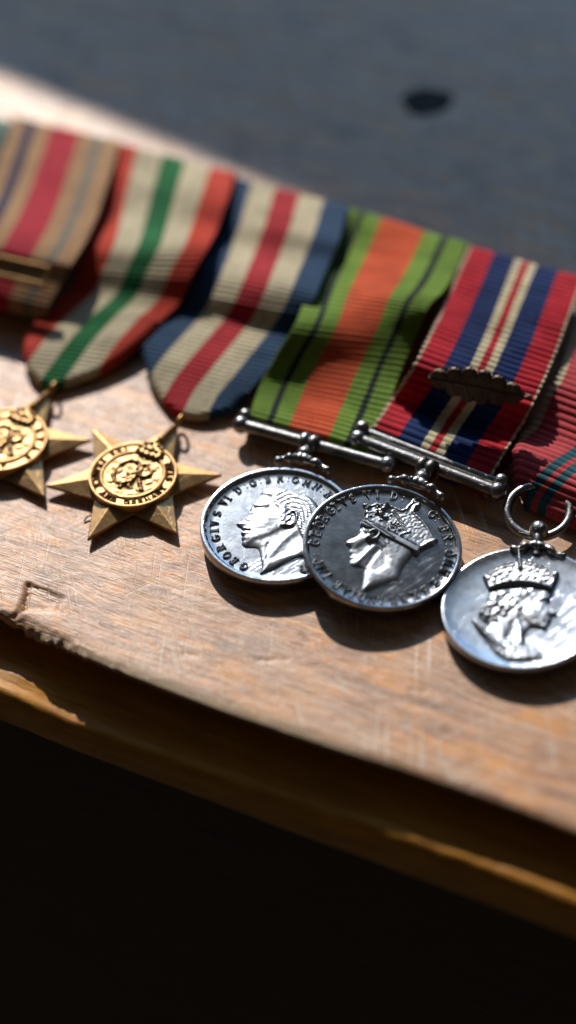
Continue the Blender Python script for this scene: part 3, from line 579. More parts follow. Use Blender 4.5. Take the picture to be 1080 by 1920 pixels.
ribbon('rib0', [r0[0], (np.array(r0[0]) + np.array(r0[1])) / 2 + np.array([0, 0, 1.5, 0, 0, 1.5]), r0[1]], 2.0,
       [(0, (.10, .17, .13)), (.30, CREAM), (.5, (.08, .13, .12)), (.75, (.2, .26, .18)), (.9, (.09, .17, .14))], 'grey-green ribbon cut off at the far left corner of the row', seed=3)
ribbon('rib1', RB['rib1']['rows'], 1.45, [(0, SAND), (.13, (.03, .03, .06)), (.23, SAND), (.37, RED1), (.63, SAND), (.77, (.19, .17, .13)), (.85, SAND)],
       'sand ribbon with broad crimson centre and thin blue stripes at far left', seed=4, amp=.12)
ribbon('rib2', RB['rib2']['rows'], 1.42, [(0, (.52, .045, .02)), (.2, CREAM), (.41, (.008, .13, .035)), (.59, CREAM), (.8, (.52, .045, .02))],
       'ribbon with green centre stripe between cream and orange-red stripes', RB['rib2']['clip'], tail=False, seed=5, amp=.18)
ribbon('rib3', RB['rib3']['rows'], 1.42, [(0, (.020, .055, .115)), (.2, CREAM), (.4, (.42, .022, .03)), (.6, CREAM), (.8, (.020, .055, .115))],
       'ribbon with red centre stripe between cream and navy blue stripes', RB['rib3']['clip'], tail=False, seed=6, amp=.19)
ribbon('rib4', RB['rib4']['rows'], 1.55, [(0, (.15, .25, .03)), (.15, (.012, .02, .016)), (.20, (.17, .28, .035)), (.335, (.62, .095, .03)), (.665, (.17, .28, .035)), (.80, (.012, .02, .016)), (.85, (.15, .25, .03))],
       'bright green ribbon with orange centre and thin black lines', seed=7, amp=.25)
ribbon('rib5', RB['rib5']['rows'], 2.1, [(0, (.50, .36, .24)), (.018, (.46, .010, .024)), (.215, (.003, .020, .10)), (.405, (.62, .53, .34)), (.47, (.45, .015, .025)), (.53, (.62, .53, .34)), (.595, (.003, .020, .10)), (.785, (.46, .010, .024)), (.982, (.50, .42, .28))],
       'red and blue ribbon with thin red line in its cream centre', seed=8, amp=.27, bead=.55)
ribbon('rib6', RB['rib6']['rows'], 1.9, [(0, (.55, .46, .30)), (.055, (.52, .065, .075)), (.40, (.025, .105, .13)), (.475, (.52, .065, .075)), (.525, (.025, .105, .13)), (.60, (.52, .065, .075)), (.945, (.55, .46, .30))],
       'pinkish red ribbon with two dark teal stripes at the right', RB['rib6']['clip'], seed=9, amp=.24)

# ---------------------------------------------------------------- lettering
ARC = lambda cx, cy, rx_, ry_, a0, a1, n=9: [(cx + rx_ * math.cos(math.radians(a0 + (a1 - a0) * i / (n - 1))), cy + ry_ * math.sin(math.radians(a0 + (a1 - a0) * i / (n - 1)))) for i in range(n)]
def serif(x, y, w=.13): return [(x - w, y), (x + w, y)]
GL = {
 'G': (.78, [ARC(.42, .5, .38, .5, 45, 315, 12), [(.72, .15), (.72, .45)], serif(.70, .46, .15), [(.70, .85), (.72, .98)]]),
 'E': (.62, [[(.14, 0), (.14, 1)], [(.02, 1), (.60, 1), (.60, .82)], [(.02, 0), (.62, 0), (.62, .2)], [(.14, .52), (.45, .52)], [(.45, .40), (.45, .64)]]),
 'O': (.82, [ARC(.41, .5, .38, .5, 0, 360, 18)]),
 'R': (.72, [[(.14, 0), (.14, 1)], serif(.14, 0), [(.02, 1), (.36, 1)] + ARC(.36, .75, .24, .25, 90, -90, 7) + [(.14, .5)], [(.38, .5), (.64, 0), (.74, 0)]]),
 'I': (.32, [[(.16, 0), (.16, 1)], serif(.16, 0, .15), serif(.16, 1, .15)]),
 'V': (.74, [[(.08, 1), (.38, 0), (.66, 1)], serif(.08, 1), serif(.66, 1)]),
 'S': (.58, [ARC(.29, .74, .23, .26, 30, 270, 9)[:-1] + ARC(.29, .25, .25, .25, 90, -150, 9), [(.50, .80), (.50, .98)], [(.06, .02), (.06, .22)]]),
 'D': (.76, [[(.14, 0), (.14, 1)], [(.02, 1), (.34, 1)] + ARC(.34, .5, .38, .5, 90, -90, 10) + [(.02, 0)]]),
 'B': (.66, [[(.14, 0), (.14, 1)], [(.02, 1), (.34, 1)] + ARC(.34, .76, .22, .24, 90, -90, 7) + [(.14, .52)], [(.34, .52)] + ARC(.36, .26, .26, .26, 90, -90, 7) + [(.02, 0)]]),
 'M': (.92, [[(.12, 0), (.18, 1), (.46, .1), (.74, 1), (.80, 0)], serif(.12, 0), serif(.80, 0)]),
 'N': (.78, [[(.12, 0), (.12, 1), (.66, 0), (.66, 1)], serif(.12, 0), serif(.66, 1), serif(.06, 1, .08)]),
 'X': (.74, [[(.08, 1), (.66, 0)], [(.66, 1), (.08, 0)], serif(.08, 1), serif(.66, 1), serif(.08, 0), serif(.66, 0)]),
 'T': (.66, [[(.33, 0), (.33, 1)], [(.03, .82), (.03, 1), (.63, 1), (.63, .82)], serif(.33, 0)]),
 'A': (.76, [[(.08, 0), (.38, 1), (.68, 0)], [(.20, .35), (.56, .35)], serif(.08, 0), serif(.68, 0)]),
 'P': (.62, [[(.14, 0), (.14, 1)], serif(.14, 0), [(.02, 1), (.34, 1)] + ARC(.34, .74, .24, .26, 90, -90, 7) + [(.14, .48)]]),
 'F': (.58, [[(.14, 0), (.14, 1)], serif(.14, 0), [(.02, 1), (.58, 1), (.58, .82)], [(.14, .52), (.44, .52)]]),
 'H': (.8, [[(.12, 0), (.12, 1)], [(.68, 0), (.68, 1)], [(.12, .5), (.68, .5)], serif(.12, 0), serif(.12, 1), serif(.68, 0), serif(.68, 1)]),
 'C': (.74, [ARC(.42, .5, .38, .5, 45, 315, 12), [(.70, .85), (.72, .98)]]),
 'L': (.6, [[(.14, 1), (.14, 0)], serif(.14, 1), [(.02, 0), (.58, 0), (.58, .2)]]),
 'Y': (.72, [[(.06, 1), (.36, .5), (.66, 1)], [(.36, .5), (.36, 0)], serif(.06, 1), serif(.66, 1), serif(.36, 0)]),
}
def letter(mb, ch, cx, cy, up_ang, size, h, lw, z):
    c, s = math.cos(up_ang - math.pi / 2), math.sin(up_ang - math.pi / 2)
    if ch in ':.':
        for y in ((.18, .72) if ch == ':' else (.1,)):
            yy = (y - .5) * size; mb.sphere((cx - s * yy, cy + c * yy, z), lw * 1.15, 8, 6, (1, 1, .9))
        return
    W, strokes = GL[ch]
    for st in strokes:
        P = np.array([((x - W / 2) * size, (y - .5) * size) for x, y in st])
        P = np.stack([cx + P[:, 0] * c - P[:, 1] * s, cy + P[:, 0] * s + P[:, 1] * c], 1)
        T = np.gradient(P, axis=0); T /= np.linalg.norm(T, axis=1, keepdims=True) + 1e-9
        P[0] -= T[0] * lw * .5; P[-1] += T[-1] * lw * .5
        Nn = np.stack([-T[:, 1], T[:, 0]], 1); v = []; f = []
        for p, n_ in zip(P, Nn):
            for o, zz in ((-1.05, -.05), (-.55, h), (0, h * 1.18), (.55, h), (1.05, -.05)):
                v.append((p[0] + n_[0] * o * lw, p[1] + n_[1] * o * lw, z + zz))
        K = 5
        for i in range(len(P) - 1):
            for k in range(K - 1): f.append((i * K + k, (i + 1) * K + k, (i + 1) * K + k + 1, i * K + k + 1))
        f.append(tuple(range(K))[::-1]); f.append(tuple((len(P) - 1) * K + k for k in range(K)))
        f = [q[::-1] for q in f]
        mb.add(v, f)
def inscription(parent, letters, r, size, z, mat, h=.34, lw=.19, name='inscription'):
    mb = MB()
    for ch, a in letters:
        t = math.radians(a); letter(mb, ch, r * math.cos(t), r * math.sin(t), t, size, h, lw, z)
    return mb.build(name, mat, parent, 30)

# ---------------------------------------------------------------- medals
def disc(parent, r, rim=True, mat=None, thick=3.1):
    mb = MB()
    if rim:
        prof = [(0.01, -.62), (4, -.62), (8, -.63), (12, -.64), (15, -.66), (r - 1.55, -.68), (r - 1.35, -.6), (r - 1.15, -.25), (r - 1.0, -.06), (r - .8, 0.0), (r - .35, 0.0), (r - .12, -.06), (r, -.25)]
    else:
        prof = [(0.01, -.55), (4, -.55), (8, -.54), (12, -.5), (15, -.36), (r - 1.2, -.16), (r - .7, -.04), (r - .3, -.02), (r - .08, -.12), (r, -.3)]
    prof += [(r + .02, -1.2), (r, -thick + .3), (r - .12, -thick + .08), (r - .35, -thick), (0.01, -thick)]
    mb.lathe(prof[::-1], 144)
    return mb.build('disc', mat, parent, 42)

def medal_axes(k): d = DATA[k]; return d['c'], (d['ex'], d['ey'], d['ez'])
def world_to(k, p):
    d = DATA[k]; w = np.array(p) - np.array(d['c']); return np.array([w @ np.array(d['ex']), w @ np.array(d['ey']), w @ np.array(d['ez'])])

def face(R, f, sgn, s=1.0, wk=1.0):
    """nose, brow, eye, lips, chin, ear shared by the portraits"""
    R.bump(f['cheek'][0], 1.9 * s, .30 * wk); R.bump(f['eye'][0], .75 * s, -.42 * wk, .55 * s)
    R.bump((f['eye'][0][0] - .1 * sgn, f['eye'][0][1] - .05), .30 * s, .22 * wk)
    R.stroke(f['brow'], .34 * s, .24 * wk); R.stroke(f['nose'], .42 * s, .30 * wk)
    R.stroke(f['lips'], .22 * s, .20 * wk); R.stroke(f['lips2'], .24 * s, .20 * wk); R.stroke(f['mouth'], .16 * s, -.34 * wk)
    R.bump(f['chin'][0], .7 * s, .28 * wk)

def portrait_B(par, z0):
    d = DATA['B']; f = d['f']
    R = Relief(d['head'], .10); R.dome(.78, 2.0)
    face(R, f, -1, 1.0, .62)
    R.bump(f['nostril'][0], .35, .18)
    jaw = np.array(f['jaw']); 
    neckpoly = list(map(tuple, jaw)) + [(f['neckm'][0][0] + .5, f['neckm'][0][1] + 1.2), (f['neckm2'][0][0] + 2, f['neckm2'][0][1]), (f['neckm2'][2][0] + 4, f['neckm2'][2][1] - 2), (jaw[0][0] + .5, jaw[0][1] - 7), (jaw[0][0] - 1.5, jaw[0][1] - 4)]
    R.region(neckpoly, -.30, .28)
    R.stroke(f['neckm'], .7, .20); R.stroke(f['neckm2'], .6, -.14)
    R.stroke(f['ear_o'], .30, .62); R.bump(np.mean(f['ear_o'], axis=0), 1.0, .18); R.stroke(f['ear_i'], .26, -.42); R.bump(f['lobe'][0], .45, .5)
    R.stroke([(x - .55, y - .25) for x, y in f['ear_o'][3:]], .3, -.2)
    for k in ('hb', 'hb2', 'hb3', 'hb4', 'hb5'): R.stroke(f[k], .18, .16)
    R.h += .05 * (vnoise(R.X, R.Y, 1.3, 2) - .5)
    po = R.build('portrait', M_SATIN, par, z0)
    po['label'] = 'crowned profile head facing left'
    R = Relief(d['crown'], .09, 0); R.dome(.7, .7); R.h += .25
    R.h += -.30 / (1 + np.exp(-np.clip((R.d - .75) / .12, -30, 30)))
    for a in ('arch1', 'arch2'): R.beads(f[a], .42, .20, .30); 
    for a in ('arch1b', 'arch2b'): R.stroke(f[a], .16, .28)
    R.stroke(f['shaft'], .42, .45); R.beads(f['shaft'], .5, .3, .25); R.ball(f['orb'][0], .62, .55); R.stroke(f['crossp'], .26, .4, False); R.ball(f['crossp'][1], .5, .4)
    for k in ('fl1', 'fl2'):
        x, y = f[k][0]; r_ = -.35 if k == 'fl1' else -.75
        cs, sn = math.cos(r_), math.sin(r_)
        for dx, dy, rr, aa in ((0, .5, .32, .5), (0, 0, .3, .45), (-.7, .15, .32, .45), (.7, .15, .32, .45), (-.45, -.45, .26, .4), (.45, -.45, .26, .4), (0, 1.0, .2, .4), (0, -.75, .3, .4)):
            R.ball((x + dx * cs - dy * sn, y + dx * sn + dy * cs), rr, aa)
    for k in ('cp', 'cp2'):
        x, y = f[k][0]
        for dx, dy in ((.6, 0), (-.6, 0), (0, .6), (0, -.6)): R.bump((x + dx * .9 - dy * .45, y + dx * -.45 + dy * .9), .36, .5)
        R.ball((x, y), .3, .35)
    for k in ('swag', 'swag2'): R.beads(f[k], .40, .17, .25); 
    for p in f['jew']: R.ball(p, .34, .36)
    R.stroke(f['edge1'], .2, .3); R.stroke(f['edge2'], .22, .3)
    R.h += .10 * (vnoise(R.X, R.Y, 2.2, 7) - .5)
    R.build('crown', M_SATIN, po, z0 + .22)
    R = Relief(d['band'], .09, 1); R.dome(.55, .35)
    R.stroke(f['bandl1'], .16, .22); R.stroke(f['bandl2'], .16, .22)
    R.build('crown_band', M_SATIN, po, z0 + .70)

def portrait_A(par, z0):
    d = DATA['A']; f = d['f']
    R = Relief(d['head'], .10); R.dome(.82, 2.3); face(R, f, -1, 1.1, .68)
    R.bump(f['nostril'][0], .4, .2)
    jaw = np.array(f['jaw'])
    R.region(list(map(tuple, jaw)) + [(jaw[-1][0] + 4, jaw[-1][1]), (jaw[-1][0] + 6, jaw[-1][1] - 7), (jaw[0][0] - 1, jaw[0][1] - 8), (jaw[0][0] - 2, jaw[0][1] - 3)], -.30, .28)
    R.stroke(f['neckm'], .9, .22); R.stroke(f['neckv'], .5, -.14)
    R.region(d['hair'], .18, .14)
    for i in range(1, 10): R.stroke(f['h%d' % i], .26, .09)
    hm = np.clip(sdf(d['hair'], R.X, R.Y), 0, .5) / .5
    R.h += hm * .035 * np.sin((R.X * .55 + R.Y * 1.0 + .25 * np.sin(R.X * .9)) * 8)
    R.stroke(f['ear_o'], .28, .42); R.stroke(f['ear_i'], .25, -.25); R.bump(f['lobe'][0], .5, .38); R.bump(np.mean(f['ear_o'], axis=0), 1.0, .22)
    R.stroke(f['sideburn'], .4, .12)
    R.h += .05 * (vnoise(R.X, R.Y, 1.3, 2) - .5)
    o = R.build('portrait', M_SATIN, par, z0); o['label'] = 'bareheaded profile facing left'

def portrait_C(par, z0):
    d = DATA['C']; f = d['f']
    R = Relief(d['head'], .10); R.dome(.75, 2.0); face(R, f, 1, .95, .8)
    jaw = np.array(f['jaw'])
    R.region(list(map(tuple, jaw)) + [(jaw[-1][0] - 2, jaw[-1][1] - 1), (jaw[-1][0] - 5, jaw[-1][1] - 8), (jaw[0][0] + 1, jaw[0][1] - 9), (jaw[0][0] + 2, jaw[0][1] - 2)], -.35, .25)
    R.stroke(f['neckm'], .7, .25); R.stroke(f['neckm2'], .5, -.25); R.stroke(f['robe'], .42, .42)
    R.bump(f['ear'][0], .6, .35)
    for i, p in enumerate(f['curls']): R.ball(p, .82 - .05 * (i % 3), .4); R.ball((p[0] + .2, p[1] + .2), .4, .14)
    for i, p in enumerate(f['waves']): R.bump(p, 1.0, .28, .62, .6 + .25 * i)
    for p in f['beads']: R.ball(p, .55, .28)
    R.bump(f['brooch'][0], .9, .6); R.ball(f['brooch'][0], .5, .3)
    R.h += .10 * (vnoise(R.X, R.Y, 1.1, 2) - .5)
    po = R.build('portrait', M_SATIN, par, z0); po['label'] = 'crowned profile bust facing right'
    R = Relief(d['crown'], .09, 0); R.dome(.75, .7); R.h += .25
    for a in ('arch1', 'arch2'): R.beads(f[a], .40, .19, .30)
    for a in ('arch1b', 'arch2b'): R.stroke(f[a], .17, .25)
    R.stroke(f['shaft'], .38, .45); R.beads(f['shaft'], .55, .36, .3)
    for p in f['jew']: R.ball(p, .48, .30); R.bump((p[0] + .3, p[1] + .25), .22, .12)
    R.stroke(f['bandl'], .3, .35)
    R.h += .12 * (vnoise(R.X, R.Y, 2.0, 7) - .5)
    R.build('crown', M_SATIN, po, z0 + .22)

def suspender(par, k, mat):
    s = {kk: world_to(k, v) for kk, v in DATA[k]['sus'].items()}
    mid = lambda a, b, t: a + (b - a) * t
    sp = MB(); sp.tube([mid(s['l2'], s['r2'], t) for t in np.linspace(0, 1, 10)], 1.55, 18)
    so = sp.build('suspender_bar', mat, par, 40)
    sp = MB(); sp.tube([mid(s['l1'], s['r1'], t) + np.array([0, 0, -.6]) for t in np.linspace(0, 1, 10)], 1.2, 14)
    sp.build('slot_bar', mat, so, 40)
    for a in ('l1', 'l2', 'r1', 'r2'):
        b = MB(); b.sphere(s[a] + np.array([0, 0, .1]), 2.15 if a[1] == '2' else 1.85, 22, 16); b.build('ball_end', mat, so)
    kn = s['knob']; bl = s['bulb']; ax = (s['r2'] - s['l2']); ax /= np.linalg.norm(ax)
    b = MB(); b.tube([kn - ax * 2.3, kn - ax * 2.1, kn - ax * 1.0, kn - ax * .5, kn + ax * 0, kn + ax * .5, kn + ax * 1.0, kn + ax * 2.1, kn + ax * 2.3], [1.7, 2.3, 2.55, 2.35, 1.95, 2.35, 2.55, 2.3, 1.7], 24); b.build('collar', mat, par, 60)
    dn = bl - kn
    c0 = world_to(k, DATA[k]['c']) * 0; top = bl + (c0 - bl) / np.linalg.norm(c0 - bl) * 2.0; top[2] = -.6
    b = MB(); b.tube([kn + dn * .35, kn + dn * .6, kn + dn * .8, bl, mid(bl, top, .5), top], [1.2, 1.4, 1.85, 1.95, 1.4, 1.2], 18); b.build('stem', mat, par, 60)
    # scrolled claw gripping the rim
    for a, sg in (('sl', -1), ('sr', 1)):
        e = s[a]; st = mid(bl, top, .45); st = st + np.array([0, 0, .3])
        pts = [mid(st, e, t) + np.array([0, 0, .45 * math.sin(math.pi * t)]) + (0.35 * math.sin(2 * math.pi * t)) * (bl - kn) / 4 for t in np.linspace(0, 1, 14)]
        b = MB(); b.tube(pts, [1.25 - .5 * t + .3 * math.sin(t * 14) for t in np.linspace(0, 1, 14)], 12)
        b.sphere(e, 1.1, 14, 10); b.sphere(mid(st, e, .55) + np.array([0, 0, .6]), .95, 12, 8); b.sphere(mid(st, e, .3) + np.array([0, 0, .9]), .7, 12, 8)
        b.build('claw_scroll', mat, par, 60)

c, ax_ = medal_axes('A'); A = empty('medal', c, 'silver medal with bareheaded profile, partly under its neighbour', 'medal', 'round silver medals', ax_)
disc(A, DATA['A']['r'], True, M_SILVER_B); portrait_A(A, -.62)
let = list(DATA['A']['letters']); 
a0 = [a for ch, a in let if ch == 'R'][-1]; a1 = [a for ch, a in let if ch == 'P'][0]
hid = 'EXF:D:IND:IM'; let += [(ch, a0 + ((a1 - a0 + 720) % 360 - 360) * (i + 1) / (len(hid) + 1)) for i, ch in enumerate(hid)]
inscription(A, let, 14.75, 1.85, -.66, M_SATIN, .36, .20); suspender(A, 'A', M_SILVER_D)

c, ax_ = medal_axes('B'); B = empty('medal', c, 'dark silver medal with crowned head facing left, overlapping its neighbour', 'medal', 'round silver medals', ax_)
disc(B, DATA['B']['r'], True, M_SILVER); portrait_B(B, -.62)
inscription(B, DATA['B']['letters'], 15.2, 2.0, -.66, M_SATIN, .38, .215); suspender(B, 'B', M_SILVER_D)

c, ax_ = medal_axes('C'); C_ = empty('medal', c, 'rimless silver medal with crowned bust facing right, hanging from a ring', 'medal', 'round silver medals', ax_)
disc(C_, 18.0, False, M_SILVER_B, 3.0); portrait_C(C_, -.5)
s = {kk: world_to('C', v) for kk, v in DATA['C']['sus'].items()}
rc = world_to('C', (56.9, -10.5, 4.0)); tl = .16
pts = [rc + 7.1 * np.array([math.cos(t), math.sin(t), tl * math.sin(t)]) for t in np.linspace(0, 2 * math.pi, 64, endpoint=False)]
mb = MB(); mb.tube(pts, 1.05, 14, True); mb.build('ring', M_SILVER_D, C_)
mb = MB(); mb.sphere(s['ball'], 2.15, 22, 16); mb.build('ball_loop', M_SILVER_D, C_)
nk = s['neck']; top = nk + (nk - s['ball']) * .9; top[2] = -.8
mb = MB(); mb.tube([s['ball'] * .6 + nk * .4, nk, nk * .5 + top * .5, top], [1.2, 1.35, .95, 1.3], 16); mb.build('stem', M_SILVER_D, C_, 60)
for a in ('sl', 'sr'):
    e = s[a]; pts = [nk + (e - nk) * t + np.array([0, 0, .35 * math.sin(t * 3.1)]) + (nk - s['ball']) * (.35 * (1 - t) - .12 * math.sin(6 * t)) for t in np.linspace(0, 1, 14)]
    mb = MB(); mb.tube(pts, [1.0 - .4 * t + .2 * math.sin(t * 15) for t in np.linspace(0, 1, 14)], 12); mb.sphere(e, .8, 12, 8); mb.build('claw_scroll', M_SILVER_D, C_, 60)

# ---------------------------------------------------------------- bronze stars
def star(cx, cy, cz, rot, text, label, tilt=(0, 0)):
    n = Vector((tilt[0], tilt[1], 1)).normalized(); ex = Vector((1, 0, 0)) - n * n.x; ex.normalize(); ey = n.cross(ex)
    o = empty('star_medal', (cx, cy, cz), label, 'medal', 'bronze stars', (ex, ey, n))
    v = [(0, 0, 1.5), (0, 0, -.6)]; f = []; Ro, Ri = 20.9, 10.7
    for i in range(6):
        a = rot + i * math.pi / 3
        v += [(Ro * math.cos(a), Ro * math.sin(a), .30), (Ro * math.cos(a), Ro * math.sin(a), -.6)]
        b = a + math.pi / 6; v += [(Ri * math.cos(b), Ri * math.sin(b), .10), (Ri * math.cos(b), Ri * math.sin(b), -.6)]
        v += [(9.9 * math.cos(a), 9.9 * math.sin(a), 1.75)]
    for i in range(6):
        t, tb, q, qb, rd = (2 + i * 5 + k for k in range(5)); p = 2 + ((i - 1) % 6) * 5 + 2; pb = p + 1
        f += [(rd, t, q), (rd, p, t), (0, rd, q), (0, p, rd), (t, tb, qb, q), (p, pb, tb, t), (1, qb, tb), (1, tb, pb)]
    so = link_mesh('star_body', v, f, M_BRONZE, o, False)
    bv = so.modifiers.new('soft_edges', 'BEVEL'); bv.width = .22 * U; bv.segments = 2; bv.limit_method = 'ANGLE'
    mb = MB(); r = 10.6
    mb.lathe([(0.01, 2.0), (5, 2.0), (6.9, 2.0), (7.15, 2.3), (7.45, 2.42), (7.75, 2.3), (7.95, 2.0), (9.6, 2.0), (9.8, 2.25), (10.15, 2.4), (10.5, 2.25), (r, 1.9), (r, .0)][::-1], 72)
    dsk = mb.build('centre_disc', M_BRONZE, o, 50)
    # royal cypher: looped letters
    R = Relief([(6.6 * math.cos(t), 6.6 * math.sin(t)) for t in np.linspace(0, 2 * math.pi, 40, endpoint=False)], .12)
    up_a = rot + math.pi / 3
    c_, s_ = math.cos(up_a - math.pi / 2), math.sin(up_a - math.pi / 2)
    T = lambda P: [(x * c_ - y * s_, x * s_ + y * c_) for x, y in P]
    R.h += .08
    R.stroke(T(ARC(-1.6, 0, 2.9, 3.9, 50, 320, 14)), .40, .75); R.stroke(T([(.2, -1.9), (.3, -.4), (-1.0, -.3)]), .5, .7)
    R.stroke(T([(1.0, -3.8), (1.0, 3.6)]), .40, .75, False); R.stroke(T(ARC(1.6, 1.8, 2.2, 1.8, 110, -90, 10)), .38, .75); R.stroke(T([(1.6, 0), (3.2, -2.2), (4.6, -3.6)]), .38, .75)
    R.stroke(T([(-.6, -4.8), (-.2, -2), (.2, 2.6)]), .45, .6); R.stroke(T([(-1.2, 1.2), (0, .2), (1.6, .8)]), .45, .55)
    R.h += .35 * (vnoise(R.X, R.Y, 1.0, 3) - .4)
    for k in range(26): R.ball((5.6 * math.cos(k * 2.4) * math.sqrt((k + .5) / 26), 5.6 * math.sin(k * 2.4) * math.sqrt((k + .5) / 26)), .6, .35)
    R.h *= .6
    R.build('cypher', M_BRONZE, dsk, 2.0)
    n_ = len(text); a_st, a_en = up_a + math.radians(138), up_a + math.radians(138) - math.radians(276)
    lets = [(ch, math.degrees(up_a + math.pi) + (138 - 276 * (1 - i / (n_ - 1)))) for i, ch in enumerate(text)]
    mb = MB()
    for ch, a in lets:
        if ch == ' ': continue
        t = math.radians(a); letter(mb, ch, 8.78 * math.cos(t), 8.78 * math.sin(t), t + math.pi, 1.45, .36, .19, 2.0)
    mb.build('inscription', M_BRONZE, dsk, 30)
    # crown on the upper part, reaching into the top ray
    P = T([(-3.4, 6.2), (-3.9, 8.6), (-2.6, 10.9), (-.9, 11.2), (-.6, 12.6), (.6, 12.6), (.9, 11.2), (2.6, 10.9), (3.9, 8.6), (3.4, 6.2), (0, 5.5)])
    R = Relief(P, .13, 1); R.dome(1.1, 1.0); 
    for x, y, rr in ((-3, 7, .7), (-1.5, 6.6, .7), (0, 6.5, .8), (1.5, 6.6, .7), (3, 7, .7), (-3, 8.6, .6), (3, 8.6, .6), (-2.2, 9.8, .6), (2.2, 9.8, .6), (-1, 10.4, .6), (1, 10.4, .6), (0, 8.6, .9), (0, 11.6, .7), (-1.5, 8.4, .5), (1.5, 8.4, .5)):
        R.ball(T([(x, y)])[0], rr, .55)
    R.build('crown', M_BRONZE, dsk, 1.5)
    # beaded shank up to the eyelet and the loose ring
    mb = MB()
    for y, rr in ((13.2, .95), (14.6, .85), (15.9, .8), (17.2, .75), (18.5, .75)): 
        x, yy = T([(0, y)])[0]; mb.sphere((x, yy, 1.75 - (y - 13) * .16), rr, 14, 10)
    mb.build('bead_row', M_BRONZE, o)
    x, y = T([(0, 21.2)])[0]; mb = MB()
    ra = [np.array([x, y, .6]) + 1.7 * (np.array([c_ * math.cos(t), s_ * math.cos(t), 0]) * .35 + np.array([-s_ * math.sin(t), c_ * math.sin(t), .0]) + np.array([0, 0, .9 * math.cos(t)])) for t in np.linspace(0, 2 * math.pi, 28, endpoint=False)]
    mb.tube(ra, .42, 10, True); mb.build('eyelet_ring', M_BRONZE, o)
    return o
s2, s1 = DATA['star2']['c'], DATA['star1']['c']
ROT = math.radians(-2.0)
star(s2[0], s2[1], 2.0, ROT, 'THE FRANCE AND GERMANY STAR', 'bronze six-pointed star hanging below the blue, cream and red ribbon', (0, -.02))
star(s1[0], s1[1], 2.0, ROT, 'THE ITALY STAR', 'bronze six-pointed star cut off at the left edge, below the green striped ribbon', (0, -.02))

# ---------------------------------------------------------------- oak leaf and clasp
oa, ob = np.array(DATA['oak'][0]), np.array(DATA['oak'][1])
ex = (ob - oa) / np.linalg.norm(ob - oa); L_ = np.linalg.norm(ob - oa)
sl = np.cross(np.array([0, 0, 1.0]), ex); tl = math.radians(72)
ey = sl * math.cos(tl) + np.array([0, 0, 1.0]) * math.sin(tl); ez = np.cross(ex, ey)
oc = (oa + ob) / 2 + np.array([0, 0, .4])
OK_ = empty('oak_leaf_emblem', oc, 'brown metal oak leaf pinned across the red and blue ribbon', 'emblem', None, (ex, ey, ez))
def lobes(half):
    top = []
    for i in range(6):
        x0 = -half + 1.0 + i * (2 * half - 3) / 6; w_ = (2 * half - 3) / 6; hgt = (2.4, 3.6, 4.4, 4.4, 3.7, 2.6)[i]
        top += [(x0 + w_ * .5 + w_ * .52 * math.cos(t), hgt * (.55 + .45 * math.sin(t))) for t in np.linspace(math.pi, 0, 7)]
    return [(-half, 0)] + top + [(half - .6, .5), (half + .8, .4), (half + .8, -.4), (half - .6, -.5)] + [(x, -y) for x, y in top[::-1]]
R = Relief(lobes(L_ / 2), .13, 0); R.dome(.35, .7)
R.stroke([(-L_ / 2, 0), (0, .2), (L_ / 2, 0)], .3, .3)
for i in range(6):
    x = -L_ / 2 + 2.2 + i * (L_ - 3) / 6; R.stroke([(x, 0), (x + .9, 2.4)], .22, .2, False); R.stroke([(x, 0), (x + .9, -2.4)], .22, .2, False)
R.build('leaf', M_OAK, OK_, .1)
mb = MB(); P = np.array(lobes(L_ / 2)); n = len(P)
mb.add([(x, y, .15) for x, y in P] + [(x, y, -.45) for x, y in P], [(i, n + i, n + (i + 1) % n, (i + 1) % n) for i in range(n)] + [tuple(range(2 * n - 1, n - 1, -1))])
mb.build('leaf_edge', M_OAK, OK_, 30)

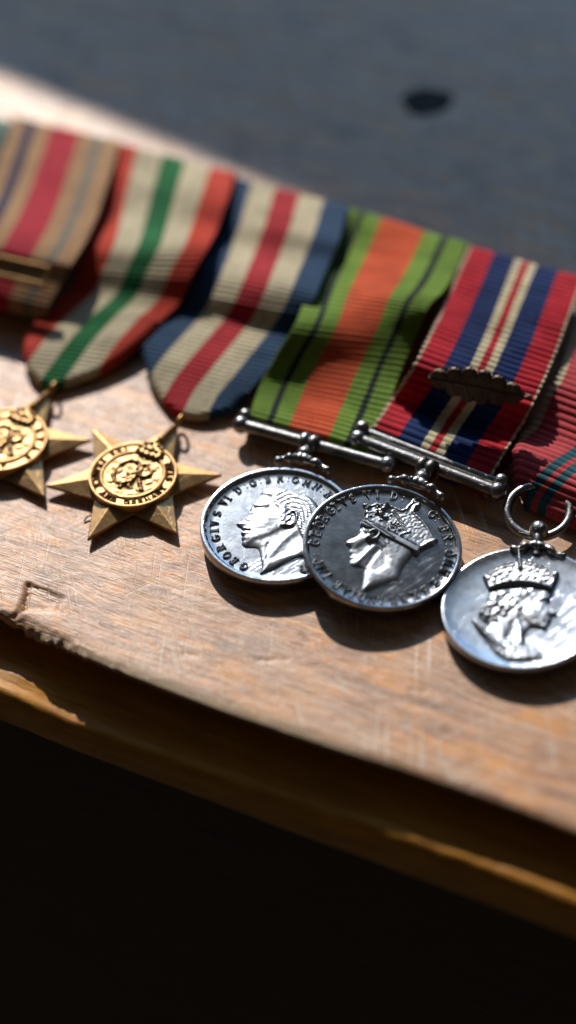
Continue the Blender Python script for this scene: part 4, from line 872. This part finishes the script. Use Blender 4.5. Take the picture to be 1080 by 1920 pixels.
r1 = np.array(RB['rib1']['rows'][5]); ex = r1[3:] - r1[:3]; W_ = np.linalg.norm(ex); ex /= W_
sl = np.cross(np.array([0, 0, 1.0]), ex); tl = math.radians(30); ey = sl * math.cos(tl) + np.array([0, 0, 1.]) * math.sin(tl); ez = np.cross(ex, ey)
KC = empty('ribbon_clasp', (r1[:3] + r1[3:]) / 2 - sl * 3.8 - ex * 3.2 + np.array([0, 0, 1.3]), 'gilt metal bar clasp across the sand and crimson ribbon', 'clasp', None, (ex, ey, ez))
mb = MB(); hw, hh = W_ / 2 + .2, 2.9
mb.add([(x, y, z) for z in (-.6, .5) for x, y in ((-hw, -hh), (hw, -hh), (hw, hh), (-hw, hh))], [(0, 3, 2, 1), (4, 5, 6, 7), (0, 1, 5, 4), (1, 2, 6, 5), (2, 3, 7, 6), (3, 0, 4, 7)])
po = mb.build('plate', M_BRONZE, KC, 30); bv = po.modifiers.new('soft_edges', 'BEVEL'); bv.width = .3 * U; bv.segments = 3
for y in (2.3, -2.3):
    mb = MB()
    for x in np.arange(-hw + .6, hw, 1.15): mb.sphere((x, y, .6), .62, 10, 8, (1, 1.1, 1))
    mb.build('rope_border', M_BRONZE, KC)
mb = MB(); mb.tube([(hw - .3, -hh, .5), (hw - .3, hh, .5)], .5, 10); mb.build('end_bar', M_BRONZE, KC)

# ---------------------------------------------------------------- small things
s_ = NT('brown_thread'); M_THREAD = s_.set(Base_Color=(0.10, 0.05, 0.02), Roughness=0.8)
p0 = np.array(DATA['thread'][0]); mb = MB()
mb.tube(catmull([p0 + .6 * np.array(d) + np.array((1.6, 1, .1)) for d in ((0, 0, .3), (1.3, 1.4, .8), (3.2, 2.0, 1.0), (4.6, 1.2, .5), (5.0, 2.6, .3))], 6), .2, 8)
o = mb.build('thread', M_THREAD); tag(o, 'tiny curled brown thread on the wood beside the star', 'thread')
p0 = np.array(DATA['thread'][1]); mb = MB()
mb.tube([p0 + np.array(d) for d in ((-1.2, -3.2, -1), (-.6, -1.2, .2), (.2, .4, .6), (1.0, 2.2, .2))], .42, 10); mb.sphere(p0 + np.array((.2, .4, .9)), .95, 14, 10); mb.sphere(p0 + np.array((-.5, -1.4, .5)), .8, 14, 10)
o = mb.build('dress_pin', M_SILVER_D); tag(o, 'small silver pin between the green-striped and the navy ribbons', 'pin')

# ---------------------------------------------------------------- scale the millimetre scene to metres
skip = {camo.name, 'sunlight_lamp', 'lower_window_lamp', 'upper_window_lamp'}
for me in bpy.data.meshes: me.transform(Matrix.Scale(U, 4))
for o in col.objects:
    if o.name not in skip:
        mw = o.matrix_basis.copy(); mw.translation = mw.translation * U; o.matrix_basis = mw
scene.unit_settings.length_unit = 'MILLIMETERS'
